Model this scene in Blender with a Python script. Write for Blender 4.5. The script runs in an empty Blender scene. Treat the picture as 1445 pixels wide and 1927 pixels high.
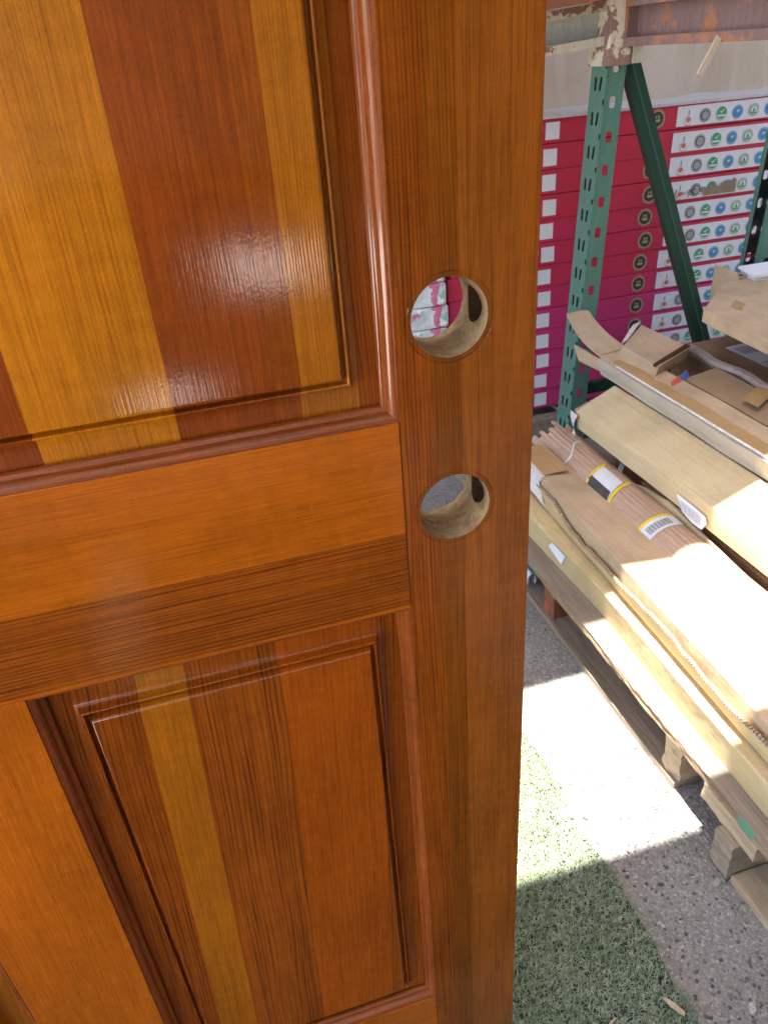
import bpy, bmesh, math, random
import numpy as np
from mathutils import Vector, Matrix, noise, geometry
random.seed(7)
S = bpy.context.scene
C = S.collection
R = math.radians

# ---------------------------------------------------------------- camera
cam = bpy.data.cameras.new('camera'); co = bpy.data.objects.new('camera', cam); C.objects.link(co)
Rm = ((0.9575, -0.2026, 0.2059), (-0.2805, -0.4813, 0.8307), (-0.0692, -0.8529, -0.5175))
dv = Vector((192.0, 2366.5, 1436.0)).normalized()
dh = Vector((6677.5, -1413.5, 1436.0)); dh -= dh.dot(dv) * dv; dh.normalize()
nn = dh.cross(dv)
right = Vector((dh.x, nn.x, -dv.x)); down = Vector((dh.y, nn.y, -dv.y)); fwd = Vector((dh.z, nn.z, -dv.z))
M = Matrix.Identity(4)
for i in range(3):
    M[i][0] = right[i]; M[i][1] = -down[i]; M[i][2] = -fwd[i]
M[2][3] = 1.2
co.matrix_world = M
cam.sensor_fit = 'VERTICAL'; cam.sensor_height = 36; cam.lens = 36 * 1436 / 1927
cam.clip_start = 0.02; cam.clip_end = 500
cam.dof.use_dof = True; cam.dof.focus_distance = 0.62; cam.dof.aperture_fstop = 30
S.camera = co

# ---------------------------------------------------------------- light
SUN_EL, SUN_AZ = 82.5, -90.0
w = bpy.data.worlds.new('World'); S.world = w; w.use_nodes = True
nt = w.node_tree; bg = nt.nodes['Background']
sky = nt.nodes.new('ShaderNodeTexSky'); sky.sky_type = 'NISHITA'; sky.sun_disc = False
sky.sun_elevation = R(SUN_EL); sky.sun_rotation = R(SUN_AZ); sky.dust_density = 2.0
nt.links.new(sky.outputs[0], bg.inputs[0]); bg.inputs[1].default_value = 0.13
sl = bpy.data.lights.new('sun', 'SUN'); sl.energy = 5.0; sl.angle = R(0.5); sl.color = (1, .95, .87)
so = bpy.data.objects.new('sun', sl); C.objects.link(so)
sd = Vector((-math.cos(R(SUN_EL)), 0, math.sin(R(SUN_EL))))
so.rotation_euler = sd.to_track_quat('Z', 'Y').to_euler(); so.location = (0, 0, 6)
S.view_settings.view_transform = 'Standard'; S.view_settings.look = 'None'
S.view_settings.exposure = 2.9; S.view_settings.gamma = 1.0
S.cycles.max_bounces = 10; S.cycles.diffuse_bounces = 6; S.cycles.glossy_bounces = 4
S.cycles.use_denoising = True
S.cycles.sample_clamp_indirect = 8

# ---------------------------------------------------------------- node helpers
class G:
    def __init__(s, name, rough=.7, spec=.5):
        s.m = bpy.data.materials.new(name); s.m.use_nodes = True
        s.t = s.m.node_tree; s.b = s.t.nodes['Principled BSDF']
        s.b.inputs['Roughness'].default_value = rough
        s.b.inputs['Specular IOR Level'].default_value = spec
    def put(s, sock, v):
        if isinstance(v, bpy.types.NodeSocket): s.t.links.new(v, sock)
        elif isinstance(v, (tuple, list)) and len(v) == 3 and sock.type == 'RGBA': sock.default_value = (*v, 1)
        else: sock.default_value = v
    def f(s, op, a, b=0.0, c=0.0, clamp=False):
        n = s.t.nodes.new('ShaderNodeMath'); n.operation = op; n.use_clamp = clamp
        s.put(n.inputs[0], a); s.put(n.inputs[1], b); s.put(n.inputs[2], c); return n.outputs[0]
    def xyz(s, kind='Object'):
        n = s.t.nodes.new('ShaderNodeTexCoord'); q = s.t.nodes.new('ShaderNodeSeparateXYZ')
        s.t.links.new(n.outputs[kind], q.inputs[0]); s.co = n.outputs[kind]; return q.outputs
    def vec(s, x, y, z):
        n = s.t.nodes.new('ShaderNodeCombineXYZ')
        for i, v in enumerate((x, y, z)): s.put(n.inputs[i], v)
        return n.outputs[0]
    def noise(s, v, scale=1, detail=2, rough=.5, col=False):
        n = s.t.nodes.new('ShaderNodeTexNoise'); s.put(n.inputs['Vector'], v)
        n.inputs['Scale'].default_value = scale; n.inputs['Detail'].default_value = detail; n.inputs['Roughness'].default_value = rough
        return n.outputs['Color' if col else 'Fac']
    def vor(s, v, scale=1, feat='F1', out='Distance'):
        n = s.t.nodes.new('ShaderNodeTexVoronoi'); n.feature = feat; s.put(n.inputs['Vector'], v)
        n.inputs['Scale'].default_value = scale; return n.outputs[out]
    def ramp(s, v, stops, interp='LINEAR'):
        n = s.t.nodes.new('ShaderNodeValToRGB'); r = n.color_ramp; r.interpolation = interp
        while len(r.elements) < len(stops): r.elements.new(1.0)
        for e, (p, c) in zip(r.elements, stops):
            e.position = p; e.color = (*c, 1) if len(c) == 3 else c
        s.put(n.inputs[0], v); return n.outputs[0]
    def mix(s, f, a, b, mode='MIX'):
        n = s.t.nodes.new('ShaderNodeMix'); n.data_type = 'RGBA'; n.blend_type = mode
        s.put(n.inputs['Factor'], f); s.put(n.inputs[6], a); s.put(n.inputs[7], b); return n.outputs[2]
    def sep(s, c):
        n = s.t.nodes.new('ShaderNodeSeparateColor'); s.put(n.inputs[0], c); return n.outputs
    def mr(s, v, a, b, c=0., d=1.):
        n = s.t.nodes.new('ShaderNodeMapRange'); s.put(n.inputs[0], v)
        for i, q in enumerate((a, b, c, d)): n.inputs[i + 1].default_value = q
        return n.outputs[0]
    def bump(s, h, strength=.3, dist=.001, prev=None):
        n = s.t.nodes.new('ShaderNodeBump'); s.put(n.inputs['Height'], h)
        n.inputs['Strength'].default_value = strength; n.inputs['Distance'].default_value = dist
        if prev: s.t.links.new(prev, n.inputs['Normal'])
        return n.outputs[0]
    def out(s, color=None, normal=None, rough=None):
        if color is not None: s.put(s.b.inputs['Base Color'], color)
        if normal is not None:
            s.put(s.b.inputs['Normal'], normal)
            if s.b.inputs['Coat Weight'].default_value > 0: s.put(s.b.inputs['Coat Normal'], normal)
        if rough is not None: s.put(s.b.inputs['Roughness'], rough)
        return s.m

DX, DY = -0.205, 0.466       # door root

def varnished(name, stripes, horizontal=False, shear=0., v0=.82, origin=(DX, DY), rings=None, knot=None):
    """stripes: [(u_start, base, late, freq, contrast)], grain lines run along v"""
    g = G(name, .24, .0)
    o = g.xyz(); x = g.f('ADD', o[0], origin[0]); z = o[2]; y = o[1]
    u, v = (z, x) if horizontal else (x, z)
    us = g.f('ADD', u, g.f('MULTIPLY', g.f('SUBTRACT', v0, v), shear)) if shear else u
    u0, u1 = -.6, 1.2 if horizontal else .4
    if horizontal: u0, u1 = 0., 2.1
    t = g.mr(us, u0, u1)
    def rp(f): return [(0. if i == 0 else (s[0] - u0) / (u1 - u0), f(s, i)) for i, s in enumerate(stripes)]
    ca = g.ramp(t, rp(lambda s, i: s[1]), 'CONSTANT'); cb = g.ramp(t, rp(lambda s, i: s[2]), 'CONSTANT')
    pr = g.sep(g.ramp(t, rp(lambda s, i: (s[4], s[3] / 800., (i * .37 + .13) % 1)), 'CONSTANT'))
    con, frq, seed = pr[0], g.f('MULTIPLY', pr[1], 800.), g.f('MULTIPLY', pr[2], 23.)
    # slow bending of the rings
    w1 = g.noise(g.vec(g.f('MULTIPLY', us, 7.), g.f('MULTIPLY', v, 1.6), seed), 1, 2)
    w2 = g.noise(g.vec(g.f('MULTIPLY', us, 40.), g.f('MULTIPLY', v, 7.), seed), 1, 2)
    w3 = g.noise(g.vec(g.f('MULTIPLY', us, 90.), g.f('MULTIPLY', v, .5), seed), 1, 2)
    uw = g.f('ADD', us, g.f('MULTIPLY', g.f('SUBTRACT', w1, .5), .034 if not rings else rings))
    uw = g.f('ADD', uw, g.f('MULTIPLY', g.f('SUBTRACT', w2, .5), .0028))
    if knot:   # grain sweeps round a small eye
        kx, kz, ks = knot
        du = g.f('SUBTRACT', us, kx); dvv = g.f('MULTIPLY', g.f('SUBTRACT', v, kz), .33)
        d2 = g.f('ADD', g.f('MULTIPLY', du, du), g.f('MULTIPLY', dvv, dvv))
        kk = g.f('DIVIDE', ks, g.f('ADD', 1., g.f('MULTIPLY', d2, 9000.)))
        uw = g.f('ADD', uw, g.f('MULTIPLY', kk, g.f('ADD', .3, g.f('MULTIPLY', du, 30.))))
    ph = g.f('ADD', g.f('MULTIPLY', uw, g.f('MULTIPLY', frq, 6.2832)), g.f('MULTIPLY', w3, 14.))
    ln = g.f('ADD', g.f('MULTIPLY', g.f('SINE', ph), .5), .5)
    ln = g.f('POWER', ln, 2.2)
    vary = g.noise(g.vec(g.f('MULTIPLY', us, 60.), g.f('MULTIPLY', v, 2.), g.f('ADD', seed, 5.)), 1, 2)
    ln = g.f('MULTIPLY', ln, g.mr(vary, .3, .65, .35, 1.))
    # fibres and pores
    fib = g.noise(g.vec(g.f('MULTIPLY', us, 1100.), g.f('MULTIPLY', v, 30.), g.f('MULTIPLY', y, 300.)), 1, 3, .6)
    fib2 = g.noise(g.vec(g.f('MULTIPLY', us, 420.), g.f('MULTIPLY', v, 6.), seed), 1, 3, .55)
    fib3 = g.noise(g.vec(g.f('MULTIPLY', us, 150.), g.f('MULTIPLY', v, 3.), g.f('ADD', seed, 2.)), 1, 2, .55)
    rip = g.noise(g.vec(g.f('MULTIPLY', us, 45.), g.f('MULTIPLY', v, 110.), seed), 1, 2)
    blot = g.noise(g.vec(g.f('MULTIPLY', us, 16.), g.f('MULTIPLY', v, 5.), seed), 1, 3)
    grain = g.noise(g.vec(g.f('MULTIPLY', us, 1500.), g.f('MULTIPLY', v, 650.), g.f('MULTIPLY', y, 1500.)), 1, 2)
    f0 = g.f('MULTIPLY', ln, con)
    f0 = g.f('ADD', f0, g.f('MULTIPLY', g.f('SUBTRACT', fib2, .5), 1.9))
    f0 = g.f('ADD', f0, g.f('MULTIPLY', g.f('SUBTRACT', fib3, .5), .8), clamp=True)
    col = g.mix(f0, ca, cb)
    val = g.f('ADD', g.mr(fib, .25, .75, .76, 1.24), g.mr(blot, .25, .75, -.22, .22))
    val = g.f('ADD', val, g.mr(rip, .3, .7, -.06, .06))
    val = g.f('ADD', val, g.mr(grain, .25, .75, -.13, .13))
    col = g.mix(1., col, g.vec(val, val, val), 'MULTIPLY')
    # small dents and scuffs
    sc = g.noise(g.vec(g.f('MULTIPLY', us, 240.), g.f('MULTIPLY', v, 900.), 3.), 1, 1)
    sm = g.noise(g.vec(g.f('MULTIPLY', us, 14.), g.f('MULTIPLY', v, 14.), 8.), 1, 1)
    scuff = g.f('MULTIPLY', g.mr(sc, .80, .84), g.mr(sm, .55, .62))
    col = g.mix(g.f('MULTIPLY', scuff, .5), col, (.5, .33, .2))
    h = g.f('ADD', g.f('MULTIPLY', ln, g.f('MULTIPLY', con, -.8)), g.f('ADD', g.f('MULTIPLY', fib, .5), g.f('MULTIPLY', fib2, .5)))
    peel = g.noise(g.vec(us, v, y), 420, 2)
    nb = g.bump(h, .30, .00020)
    nb = g.bump(peel, .08, .0003, nb)
    g.b.inputs['Coat Weight'].default_value = 1.; g.b.inputs['Coat Roughness'].default_value = .09; g.b.inputs['Coat IOR'].default_value = 1.55
    ro = g.mr(fib2, .3, .7, .38, .5)
    g.last = (us, v, col, nb, ro, y)
    g.g = g
    g.out(col, nb, ro)
    return g

# stained wood tones (base colours)
GOLD = ((.48, .155, .004), (.31, .085, .002))
GOLD2 = ((.35, .105, .004), (.21, .053, .003))
RED = ((.255, .050, .003), (.15, .025, .002))
DRED = ((.25, .055, .003), (.075, .013, .002))
ORA = ((.44, .106, .004), (.30, .062, .003))
BRN = ((.28, .064, .004), (.085, .017, .003))
TAN = ((.265, .074, .008), (.130, .034, .005))
LOR = ((.33, .068, .003), (.21, .038, .002))

def st(u, pair, freq=330, con=.6): return (u, pair[0], pair[1], freq, con)
up_st = [st(-.6, GOLD2, 420, .35), st(-.395, RED, 400, .4), st(-.31, GOLD, 400, .4), st(-.2, RED, 400, .4), st(-.0975, GOLD, 380, .45),
         st(-.015, RED, 430, .30), st(.045, ((.255, .056, .003), (.16, .030, .002)), 430, .4), st(.0625, ((.36, .110, .005), (.215, .055, .003)), 480, .5), st(.101, DRED, 420, .8)]
lo_st = [st(-.6, GOLD2, 330, .7), st(-.33, ORA, 300, .6), st(-.286, GOLD2, 330, .6), st(-.2, DRED, 300, .65), st(-.088, GOLD2, 420, .35), st(-.053, BRN, 290, .7),
         st(.018, LOR, 480, .35), st(.098, BRN, 300, .7)]
sti_st = [st(-.6, TAN, 330, .6), st(.0, BRN, 340, .7), st(.150, ((.215, .058, .004), (.11, .026, .003)), 390, .55), st(.168, TAN, 460, .4), st(.195, TAN, 520, .4)]
mul_st = [st(-.6, ORA, 420, .45)]
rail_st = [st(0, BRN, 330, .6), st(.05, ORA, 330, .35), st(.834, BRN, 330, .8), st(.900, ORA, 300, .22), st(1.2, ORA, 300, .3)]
RR = ((.27, .065, .012), (.14, .030, .006))
mo_st = [st(-.6, RR, 520, .5)]
m_up = varnished('varnished_panel_upper', up_st, shear=0.0).m
m_lo = varnished('varnished_panel_lower', lo_st, shear=.045).m
m_mull = varnished('varnished_mullion', mul_st, shear=.03).m
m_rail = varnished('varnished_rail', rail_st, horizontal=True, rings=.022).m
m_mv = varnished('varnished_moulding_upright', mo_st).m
m_mh = varnished('varnished_moulding_level', [st(0, RR, 420, .5)], horizontal=True).m
gs = varnished('varnished_stile', sti_st, rings=.030, knot=(.139, .515, .012))
# rings left by the lock roses round the two bores
def bore_ring(g, prev, cx, cz, r):
    us, v, col, nb, ro, y = prev
    dx = g.f('SUBTRACT', us, cx); dz = g.f('SUBTRACT', v, cz)
    d = g.f('SQRT', g.f('ADD', g.f('MULTIPLY', dx, dx), g.f('MULTIPLY', dz, dz)))
    wob = g.noise(g.vec(g.f('MULTIPLY', us, 60.), g.f('MULTIPLY', v, 60.), cz), 1, 2)
    d = g.f('ADD', d, g.f('MULTIPLY', g.f('SUBTRACT', wob, .5), .0012))
    line = g.f('MULTIPLY', g.mr(g.f('ABSOLUTE', g.f('SUBTRACT', d, r)), .0002, .0008, 1, 0), 1.)
    inside = g.mr(d, r - .0004, r, 1, 0)
    col = g.mix(g.f('MULTIPLY', g.f('MULTIPLY', inside, g.mr(wob, .3, .6)), .5), col, (.13, .040, .006))
    col = g.mix(g.f('MULTIPLY', g.f('MULTIPLY', line, g.mr(wob, .35, .6)), .6), col, (.05, .013, .004))
    nb = g.bump(g.f('MULTIPLY', line, -1.), .3, .0003, nb)
    return us, v, col, nb, ro, y
L = bore_ring(gs, gs.last, .1625, 1.0535, .0292)
L = bore_ring(gs, L, .1630, .9150, .0298)
gs.out(L[2], L[3], L[4]); m_stile = gs.m

def raw_bore():
    g = G('raw_bored_wood', .85, .2); o = g.xyz()
    n = g.noise(g.co, 900, 4, .75); n2 = g.noise(g.vec(g.f('MULTIPLY', o[0], 140.), g.f('MULTIPLY', o[1], 190.), g.f('MULTIPLY', o[2], 140.)), 1, 4, .7)
    dark = g.noise(g.co, 190, 4)
    c = g.mix(n, (.50, .35, .18), (.29, .18, .085)); c = g.mix(g.mr(n2, .42, .72, 0, .7), c, (.17, .105, .055))
    c = g.mix(g.mr(dark, .5, .7, 0, .35), c, (.07, .045, .03))
    return g.out(c, g.bump(n, .9, .0012))
m_raw = raw_bore()
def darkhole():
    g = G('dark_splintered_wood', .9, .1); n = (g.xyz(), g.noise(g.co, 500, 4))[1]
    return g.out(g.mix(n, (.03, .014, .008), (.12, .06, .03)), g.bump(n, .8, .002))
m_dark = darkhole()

def card(name, base=(.40, .27, .15), lines=0, dirt=.25, rough=.75, var=.12):
    g = G(name, rough, .25); o = g.xyz()
    n = g.noise(g.co, 9, 4); n2 = g.noise(g.co, 160, 3); n3 = g.noise(g.vec(g.f('MULTIPLY', o[0], 140.), g.f('MULTIPLY', o[1], 5.), g.f('MULTIPLY', o[2], 140.)), 1, 3)
    b2 = tuple(c * (1 - dirt) for c in base)
    c = g.mix(g.mr(n, .35, .7), base, b2)
    v = g.f('ADD', g.mr(n2, .3, .7, 1 - var * .4, 1 + var * .4), g.mr(n3, .3, .7, -.06, .06))
    c = g.mix(1., c, g.vec(v, v, v), 'MULTIPLY')
    cr = g.vor(g.vec(g.f('MULTIPLY', o[0], 1.), g.f('MULTIPLY', o[1], .35), o[2]), 14, 'DISTANCE_TO_EDGE')
    crease = g.mr(cr, 0, .012, 1, 0); pick = g.mr(g.noise(g.co, 6, 2), .5, .6)
    c = g.mix(g.f('MULTIPLY', g.f('MULTIPLY', crease, pick), .5), c, tuple(x * .6 for x in base))
    nb = g.bump(n3, .3, .0008); nb = g.bump(n, .5, .014, nb)
    if lines:
        wv = g.f('SINE', g.f('MULTIPLY', o[1], lines)); nb = g.bump(wv, .18, .0006, nb)
    return g.out(c, nb)
m_card = card('brown_cardboard', (.54, .395, .25), 900)
m_card2 = card('yellow_cardboard', (.61, .485, .285), 0, .16)
m_card3 = card('dull_brown_cardboard', (.36, .24, .14), 700)
m_kraft = card('kraft_side', (.55, .415, .225), 0, .2)
m_inner = card('pale_rolled_card', (.52, .455, .36), 0, .15, .6)
m_tape = card('packing_tape', (.46, .29, .13), 0, .1, .25, .05)
def edgecorr():
    g = G('corrugated_edge', .8, .2); o = g.xyz()
    s = g.f('SINE', g.f('ADD', g.f('MULTIPLY', o[1], 900.), g.f('MULTIPLY', g.f('SINE', g.f('MULTIPLY', o[2], 900.)), 1.5)))
    return g.out(g.mix(g.mr(s, -.3, .4), (.26, .18, .11), (.50, .38, .25)), g.bump(s, .8, .002))
m_corr = edgecorr()
def woodraw(name, a, b, freq=40., rough=.8, paint=None):
    g = G(name, rough, .2); o = g.xyz()
    n = g.noise(g.vec(g.f('MULTIPLY', o[0], freq), g.f('MULTIPLY', o[1], freq * .08), g.f('MULTIPLY', o[2], freq)), 1, 5, .65)
    n2 = g.noise(g.vec(g.f('MULTIPLY', o[0], freq * 9), g.f('MULTIPLY', o[1], freq * .5), g.f('MULTIPLY', o[2], freq * 9)), 1, 3)
    c = g.mix(g.mr(n, .3, .7), a, b); c = g.mix(g.mr(n2, .45, .75, 0, .5), c, tuple(x * .5 for x in b))
    if paint:
        col, th = paint; pn = g.noise(g.co, 11, 4); c = g.mix(g.mr(pn, th, th + .03), c, col)
    return g.out(c, g.bump(g.f('ADD', n, n2), .5, .002))
m_ply = woodraw('weathered_plywood', (.30, .245, .19), (.20, .155, .12), 30)
m_plyedge = woodraw('splintered_plywood_edge', (.40, .28, .17), (.16, .10, .065), 90, paint=((.10, .25, .16), .56))
m_pal = woodraw('weathered_pallet_wood', (.36, .285, .21), (.20, .15, .105), 30)
m_pal2 = woodraw('pale_split_wood', (.52, .40, .26), (.30, .21, .13), 60)
m_redblock = woodraw('red_stained_block', (.30, .12, .06), (.19, .08, .045), 30, paint=((.42, .09, .07), .55))
m_stick = woodraw('pinkish_dowel_wood', (.56, .385, .27), (.43, .285, .20), 60, .45)

def flat(name, col, rough=.6, spec=.4, var=.06, metal=0., sc=60):
    g = G(name, rough, spec); g.xyz(); n = g.noise(g.co, sc, 3)
    v = g.mr(n, .3, .7, 1 - var, 1 + var)
    g.b.inputs['Metallic'].default_value = metal
    return g.out(g.mix(1., col, g.vec(v, v, v), 'MULTIPLY'), g.bump(n, .1, .001))
def painted(name, col, rust=(.12, .06, .04), th=.64, rough=.42, col2=None):
    g = G(name, rough, .45); o = g.xyz()
    n = g.noise(g.co, 14, 5, .65); n2 = g.noise(g.co, 120, 3); st_ = g.noise(g.vec(g.f('MULTIPLY', o[0], 90.), g.f('MULTIPLY', o[1], 90.), g.f('MULTIPLY', o[2], 6.)), 1, 3)
    c = g.mix(g.mr(st_, .35, .7, 0, .35), col, tuple(x * .62 for x in col) if not col2 else col2)
    m = g.mr(n, th, th + .02); c = g.mix(m, c, rust)
    v = g.mr(n2, .3, .7, .92, 1.08); c = g.mix(1., c, g.vec(v, v, v), 'MULTIPLY')
    return g.out(c, g.bump(g.f('SUBTRACT', n2, m), .3, .0012), g.mr(m, 0, 1, rough, .8))
m_green = painted('faded_green_paint', (.09, .215, .165), (.33, .34, .29), .70)
m_dgreen = painted('dark_green_paint', (.016, .060, .040), (.02, .06, .045), .72, .35)
m_inside = painted('shaded_inside_of_post', (.012, .03, .024), (.06, .035, .025), .5, .8)  # inner post faces coloured darker so the slots read as shaded
m_rust = painted('rusty_brown_steel', (.20, .115, .10), (.36, .16, .085), .56, .55, (.30, .235, .225))
m_cream = painted('flaking_cream_paint', (.56, .54, .44), (.22, .13, .085), .55, .6)
m_rc = painted('rust_with_cream_chips', (.25, .15, .13), (.62, .58, .46), .50, .6, (.42, .26, .17))
m_grey = painted('pale_grey_green_paint', (.44, .48, .45), (.3, .25, .2), .72, .5)
m_film = flat('grey_shrink_film', (.50, .50, .55), .3, .5, .1)

def asphalt():
    g = G('asphalt', .85, .3); g.xyz()
    v = g.vor(g.co, 210, 'F1', 'Color'); d = g.vor(g.co, 210); v2 = g.sep(v)
    n = g.noise(g.co, 3.5, 4); n2 = g.noise(g.co, 700, 3)
    c = g.ramp(v2[0], [(0, (.15, .143, .13)), (.45, (.24, .225, .205)), (.75, (.31, .29, .265)), (.93, (.40, .37, .34)), (1, (.50, .46, .42))])
    c = g.mix(g.mr(d, .3, .8), c, (.15, .14, .13)); c = g.mix(g.mr(n, .45, .7, 0, .45), c, (.25, .215, .18))
    c = g.mix(.3, c, (.25, .235, .215)); vv = g.mr(n2, .3, .7, .85, 1.15); c = g.mix(1., c, g.vec(vv, vv, vv), 'MULTIPLY')
    nb = g.bump(g.f('SUBTRACT', g.f('MULTIPLY', n2, .5), d), .65, .003)
    c = g.mix(g.mr(g.noise(g.co, 9, 4), .5, .7, 0, .35), c, (.33, .31, .285))
    return g.out(c, nb)
m_asph = asphalt()
def turfmat(name, blade=False):
    g = G(name, .5 if blade else .9, .4)
    if blade:
        o = g.xyz(); i = g.noise(g.co, 90, 2); j = g.noise(g.co, 5, 2); k = g.vor(g.co, 140, 'F1', 'Color')
        c = g.mix(g.mr(i, .35, .65), (.11, .155, .085), (.25, .295, .20)); c = g.mix(g.mr(j, .4, .65, 0, .5), c, (.135, .18, .075))
        c = g.mix(g.mr(g.sep(k)[0], .75, .95, 0, .8), c, (.30, .32, .22))
        g.b.inputs['Subsurface Weight'].default_value = 0.
        return g.out(c)
    g.xyz(); n = g.noise(g.co, 300, 3)
    return g.out(g.mix(n, (.012, .02, .012), (.05, .065, .04)), g.bump(n, 1, .005))
m_blade = turfmat('turf_blade', True); m_turf = turfmat('turf_backing')
def plaster():
    g = G('dusty_plaster', .9, .15); o = g.xyz(); n = g.noise(g.co, 2.2, 5, .6); n2 = g.noise(g.co, 60, 4)
    n3 = g.noise(g.vec(g.f('MULTIPLY', o[0], 18.), 0., g.f('MULTIPLY', o[2], 2.)), 1, 3)
    c = g.mix(g.mr(n, .35, .65), (.50, .42, .33), (.40, .325, .245)); c = g.mix(g.mr(n3, .5, .75, 0, .4), c, (.56, .50, .42))
    return g.out(c, g.bump(n2, .4, .004))
m_plaster = plaster()
m_conc = flat('canopy_sheet', (.35, .33, .30), .8, .2)
def clothmat(name, col, tr):
    g = G(name, .9, .1); t = g.t; b = t.nodes.new('ShaderNodeBsdfTranslucent'); b.inputs[0].default_value = (*tr, 1)
    a = t.nodes.new('ShaderNodeAddShader'); g.b.inputs['Base Color'].default_value = (*col, 1)
    t.links.new(g.b.outputs[0], a.inputs[0]); t.links.new(b.outputs[0], a.inputs[1])
    t.links.new(a.outputs[0], t.nodes['Material Output'].inputs[0]); return g.m
m_under = clothmat('sun_blocker_cloth', (.40, .38, .38), (.14, .135, .14))  # translucent, so the added covers give soft light from above
m_gfloor = flat('glare_floor_dark', (.11, .09, .075), .9, .1)
m_dwall = flat('light_block_dark', (.08, .05, .03), .8, .2)
m_reflect = flat('white_reflector', (.80, .78, .74), .6, .2)  # for the added ground reflectors behind the camera
m_white = flat('white_print', (.66, .66, .68), .45, .4, .04)
m_paper = flat('white_paper', (.78, .80, .84), .6, .3, .03)
m_black = flat('black_ink', (.03, .03, .03), .5)
m_dgrey = flat('dark_grey_print', (.07, .07, .07), .5)
m_mgrey = flat('mid_grey_print', (.32, .32, .33), .5)
m_gold = flat('gold_print', (.42, .32, .17), .4)
m_ig = flat('green_print', (.04, .30, .13), .5)
m_ib = flat('blue_print', (.05, .23, .43), .5)
m_io = flat('orange_print', (.62, .14, .07), .5)
m_torn = flat('torn_card_layer', (.27, .21, .14), .9, .1, .1)
m_yel = flat('yellow_tape', (.75, .55, .02), .45)
m_blk = flat('black_foil', (.06, .055, .05), .28, .5, .3)
m_clear = flat('crumpled_clear_film', (.66, .63, .60), .22, .6, .15)
m_pipe = flat('pale_plastic', (.62, .70, .76), .4, .4, .08)
m_blueprint = flat('blue_packet', (.08, .14, .42), .4)

# ---------------------------------------------------------------- mesh helpers
def mk(name, vs, fs, mats, parent=None, mi=None, smooth=False, sharp=None):
    me = bpy.data.meshes.new(name); me.from_pydata([tuple(v) for v in vs], [], fs)
    for m in (mats if isinstance(mats, (list, tuple)) else [mats]): me.materials.append(m)
    if mi: me.polygons.foreach_set('material_index', mi)
    if smooth:
        me.polygons.foreach_set('use_smooth', [True] * len(me.polygons))
        if sharp: me.set_sharp_from_angle(angle=R(sharp))
    me.update()
    o = bpy.data.objects.new(name, me); C.objects.link(o)
    if parent: o.parent = parent
    return o
def tag(o, label=None, cat=None, group=None, kind=None):
    if label: o['label'] = label
    if cat: o['category'] = cat
    if group: o['group'] = group
    if kind: o['kind'] = kind
    return o
def thing(name, loc, label, cat, group=None):
    o = bpy.data.objects.new(name, None); C.objects.link(o); o.location = loc; o.empty_display_size = .1
    return tag(o, label, cat, group)
class MB:
    def __init__(s): s.v = []; s.f = []; s.m = []
    def poly(s, pts, mi=0):
        n = len(s.v); s.v += [tuple(p) for p in pts]; s.f.append(tuple(range(n, n + len(pts)))); s.m.append(mi)
    def box(s, x0, x1, y0, y1, z0, z1, mi=0):
        s.hexa([(x0, y0, z0), (x1, y0, z0), (x1, y1, z0), (x0, y1, z0), (x0, y0, z1), (x1, y0, z1), (x1, y1, z1), (x0, y1, z1)], mi)
    def hexa(s, p, mi=0):
        n = len(s.v); s.v += [tuple(q) for q in p]
        for f in ((0, 3, 2, 1), (4, 5, 6, 7), (0, 1, 5, 4), (1, 2, 6, 5), (2, 3, 7, 6), (3, 0, 4, 7)):
            s.f.append(tuple(n + i for i in f)); s.m.append(mi)
    def loft(s, secs, mi=0, cap=True, closed=True):
        n = len(s.v); k = len(secs[0])
        for q in secs: s.v += [tuple(p) for p in q]
        for i in range(len(secs) - 1):
            for j in range(k if closed else k - 1):
                a = n + i * k + j; b = n + i * k + (j + 1) % k
                s.f.append((a, b, b + k, a + k)); s.m.append(mi)
        if cap and closed:
            s.f.append(tuple(range(n + k - 1, n - 1, -1))); s.m.append(mi)
            e = n + (len(secs) - 1) * k; s.f.append(tuple(range(e, e + k))); s.m.append(mi)
    def bar(s, a, b, wx, wy, mi=0, up=(0, 0, 1)):
        a = Vector(a); b = Vector(b); d = (b - a).normalized(); u = d.cross(Vector(up))
        if u.length < 1e-4: u = Vector((1, 0, 0))
        u.normalize(); v = u.cross(d)
        q = [(-1, -1), (1, -1), (1, 1), (-1, 1)]
        s.loft([[p + u * (i * wx / 2) + v * (j * wy / 2) for i, j in q] for p in (a, b)], mi)
    def build(s, name, mats, parent=None, off=(0, 0, 0), smooth=False, sharp=30, bevel=0):
        vs = [(v[0] - off[0], v[1] - off[1], v[2] - off[2]) for v in s.v]
        o = mk(name, vs, s.f, mats, parent, s.m, smooth, sharp)
        bm = bmesh.new(); bm.from_mesh(o.data); bmesh.ops.recalc_face_normals(bm, faces=bm.faces)
        if bevel:
            bmesh.ops.bevel(bm, geom=[e for e in bm.edges if len(e.link_faces) == 2 and e.calc_face_angle(0) > .6], offset=bevel, segments=2, profile=.6, affect='EDGES')
        bm.to_mesh(o.data); bm.free(); return o

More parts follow.
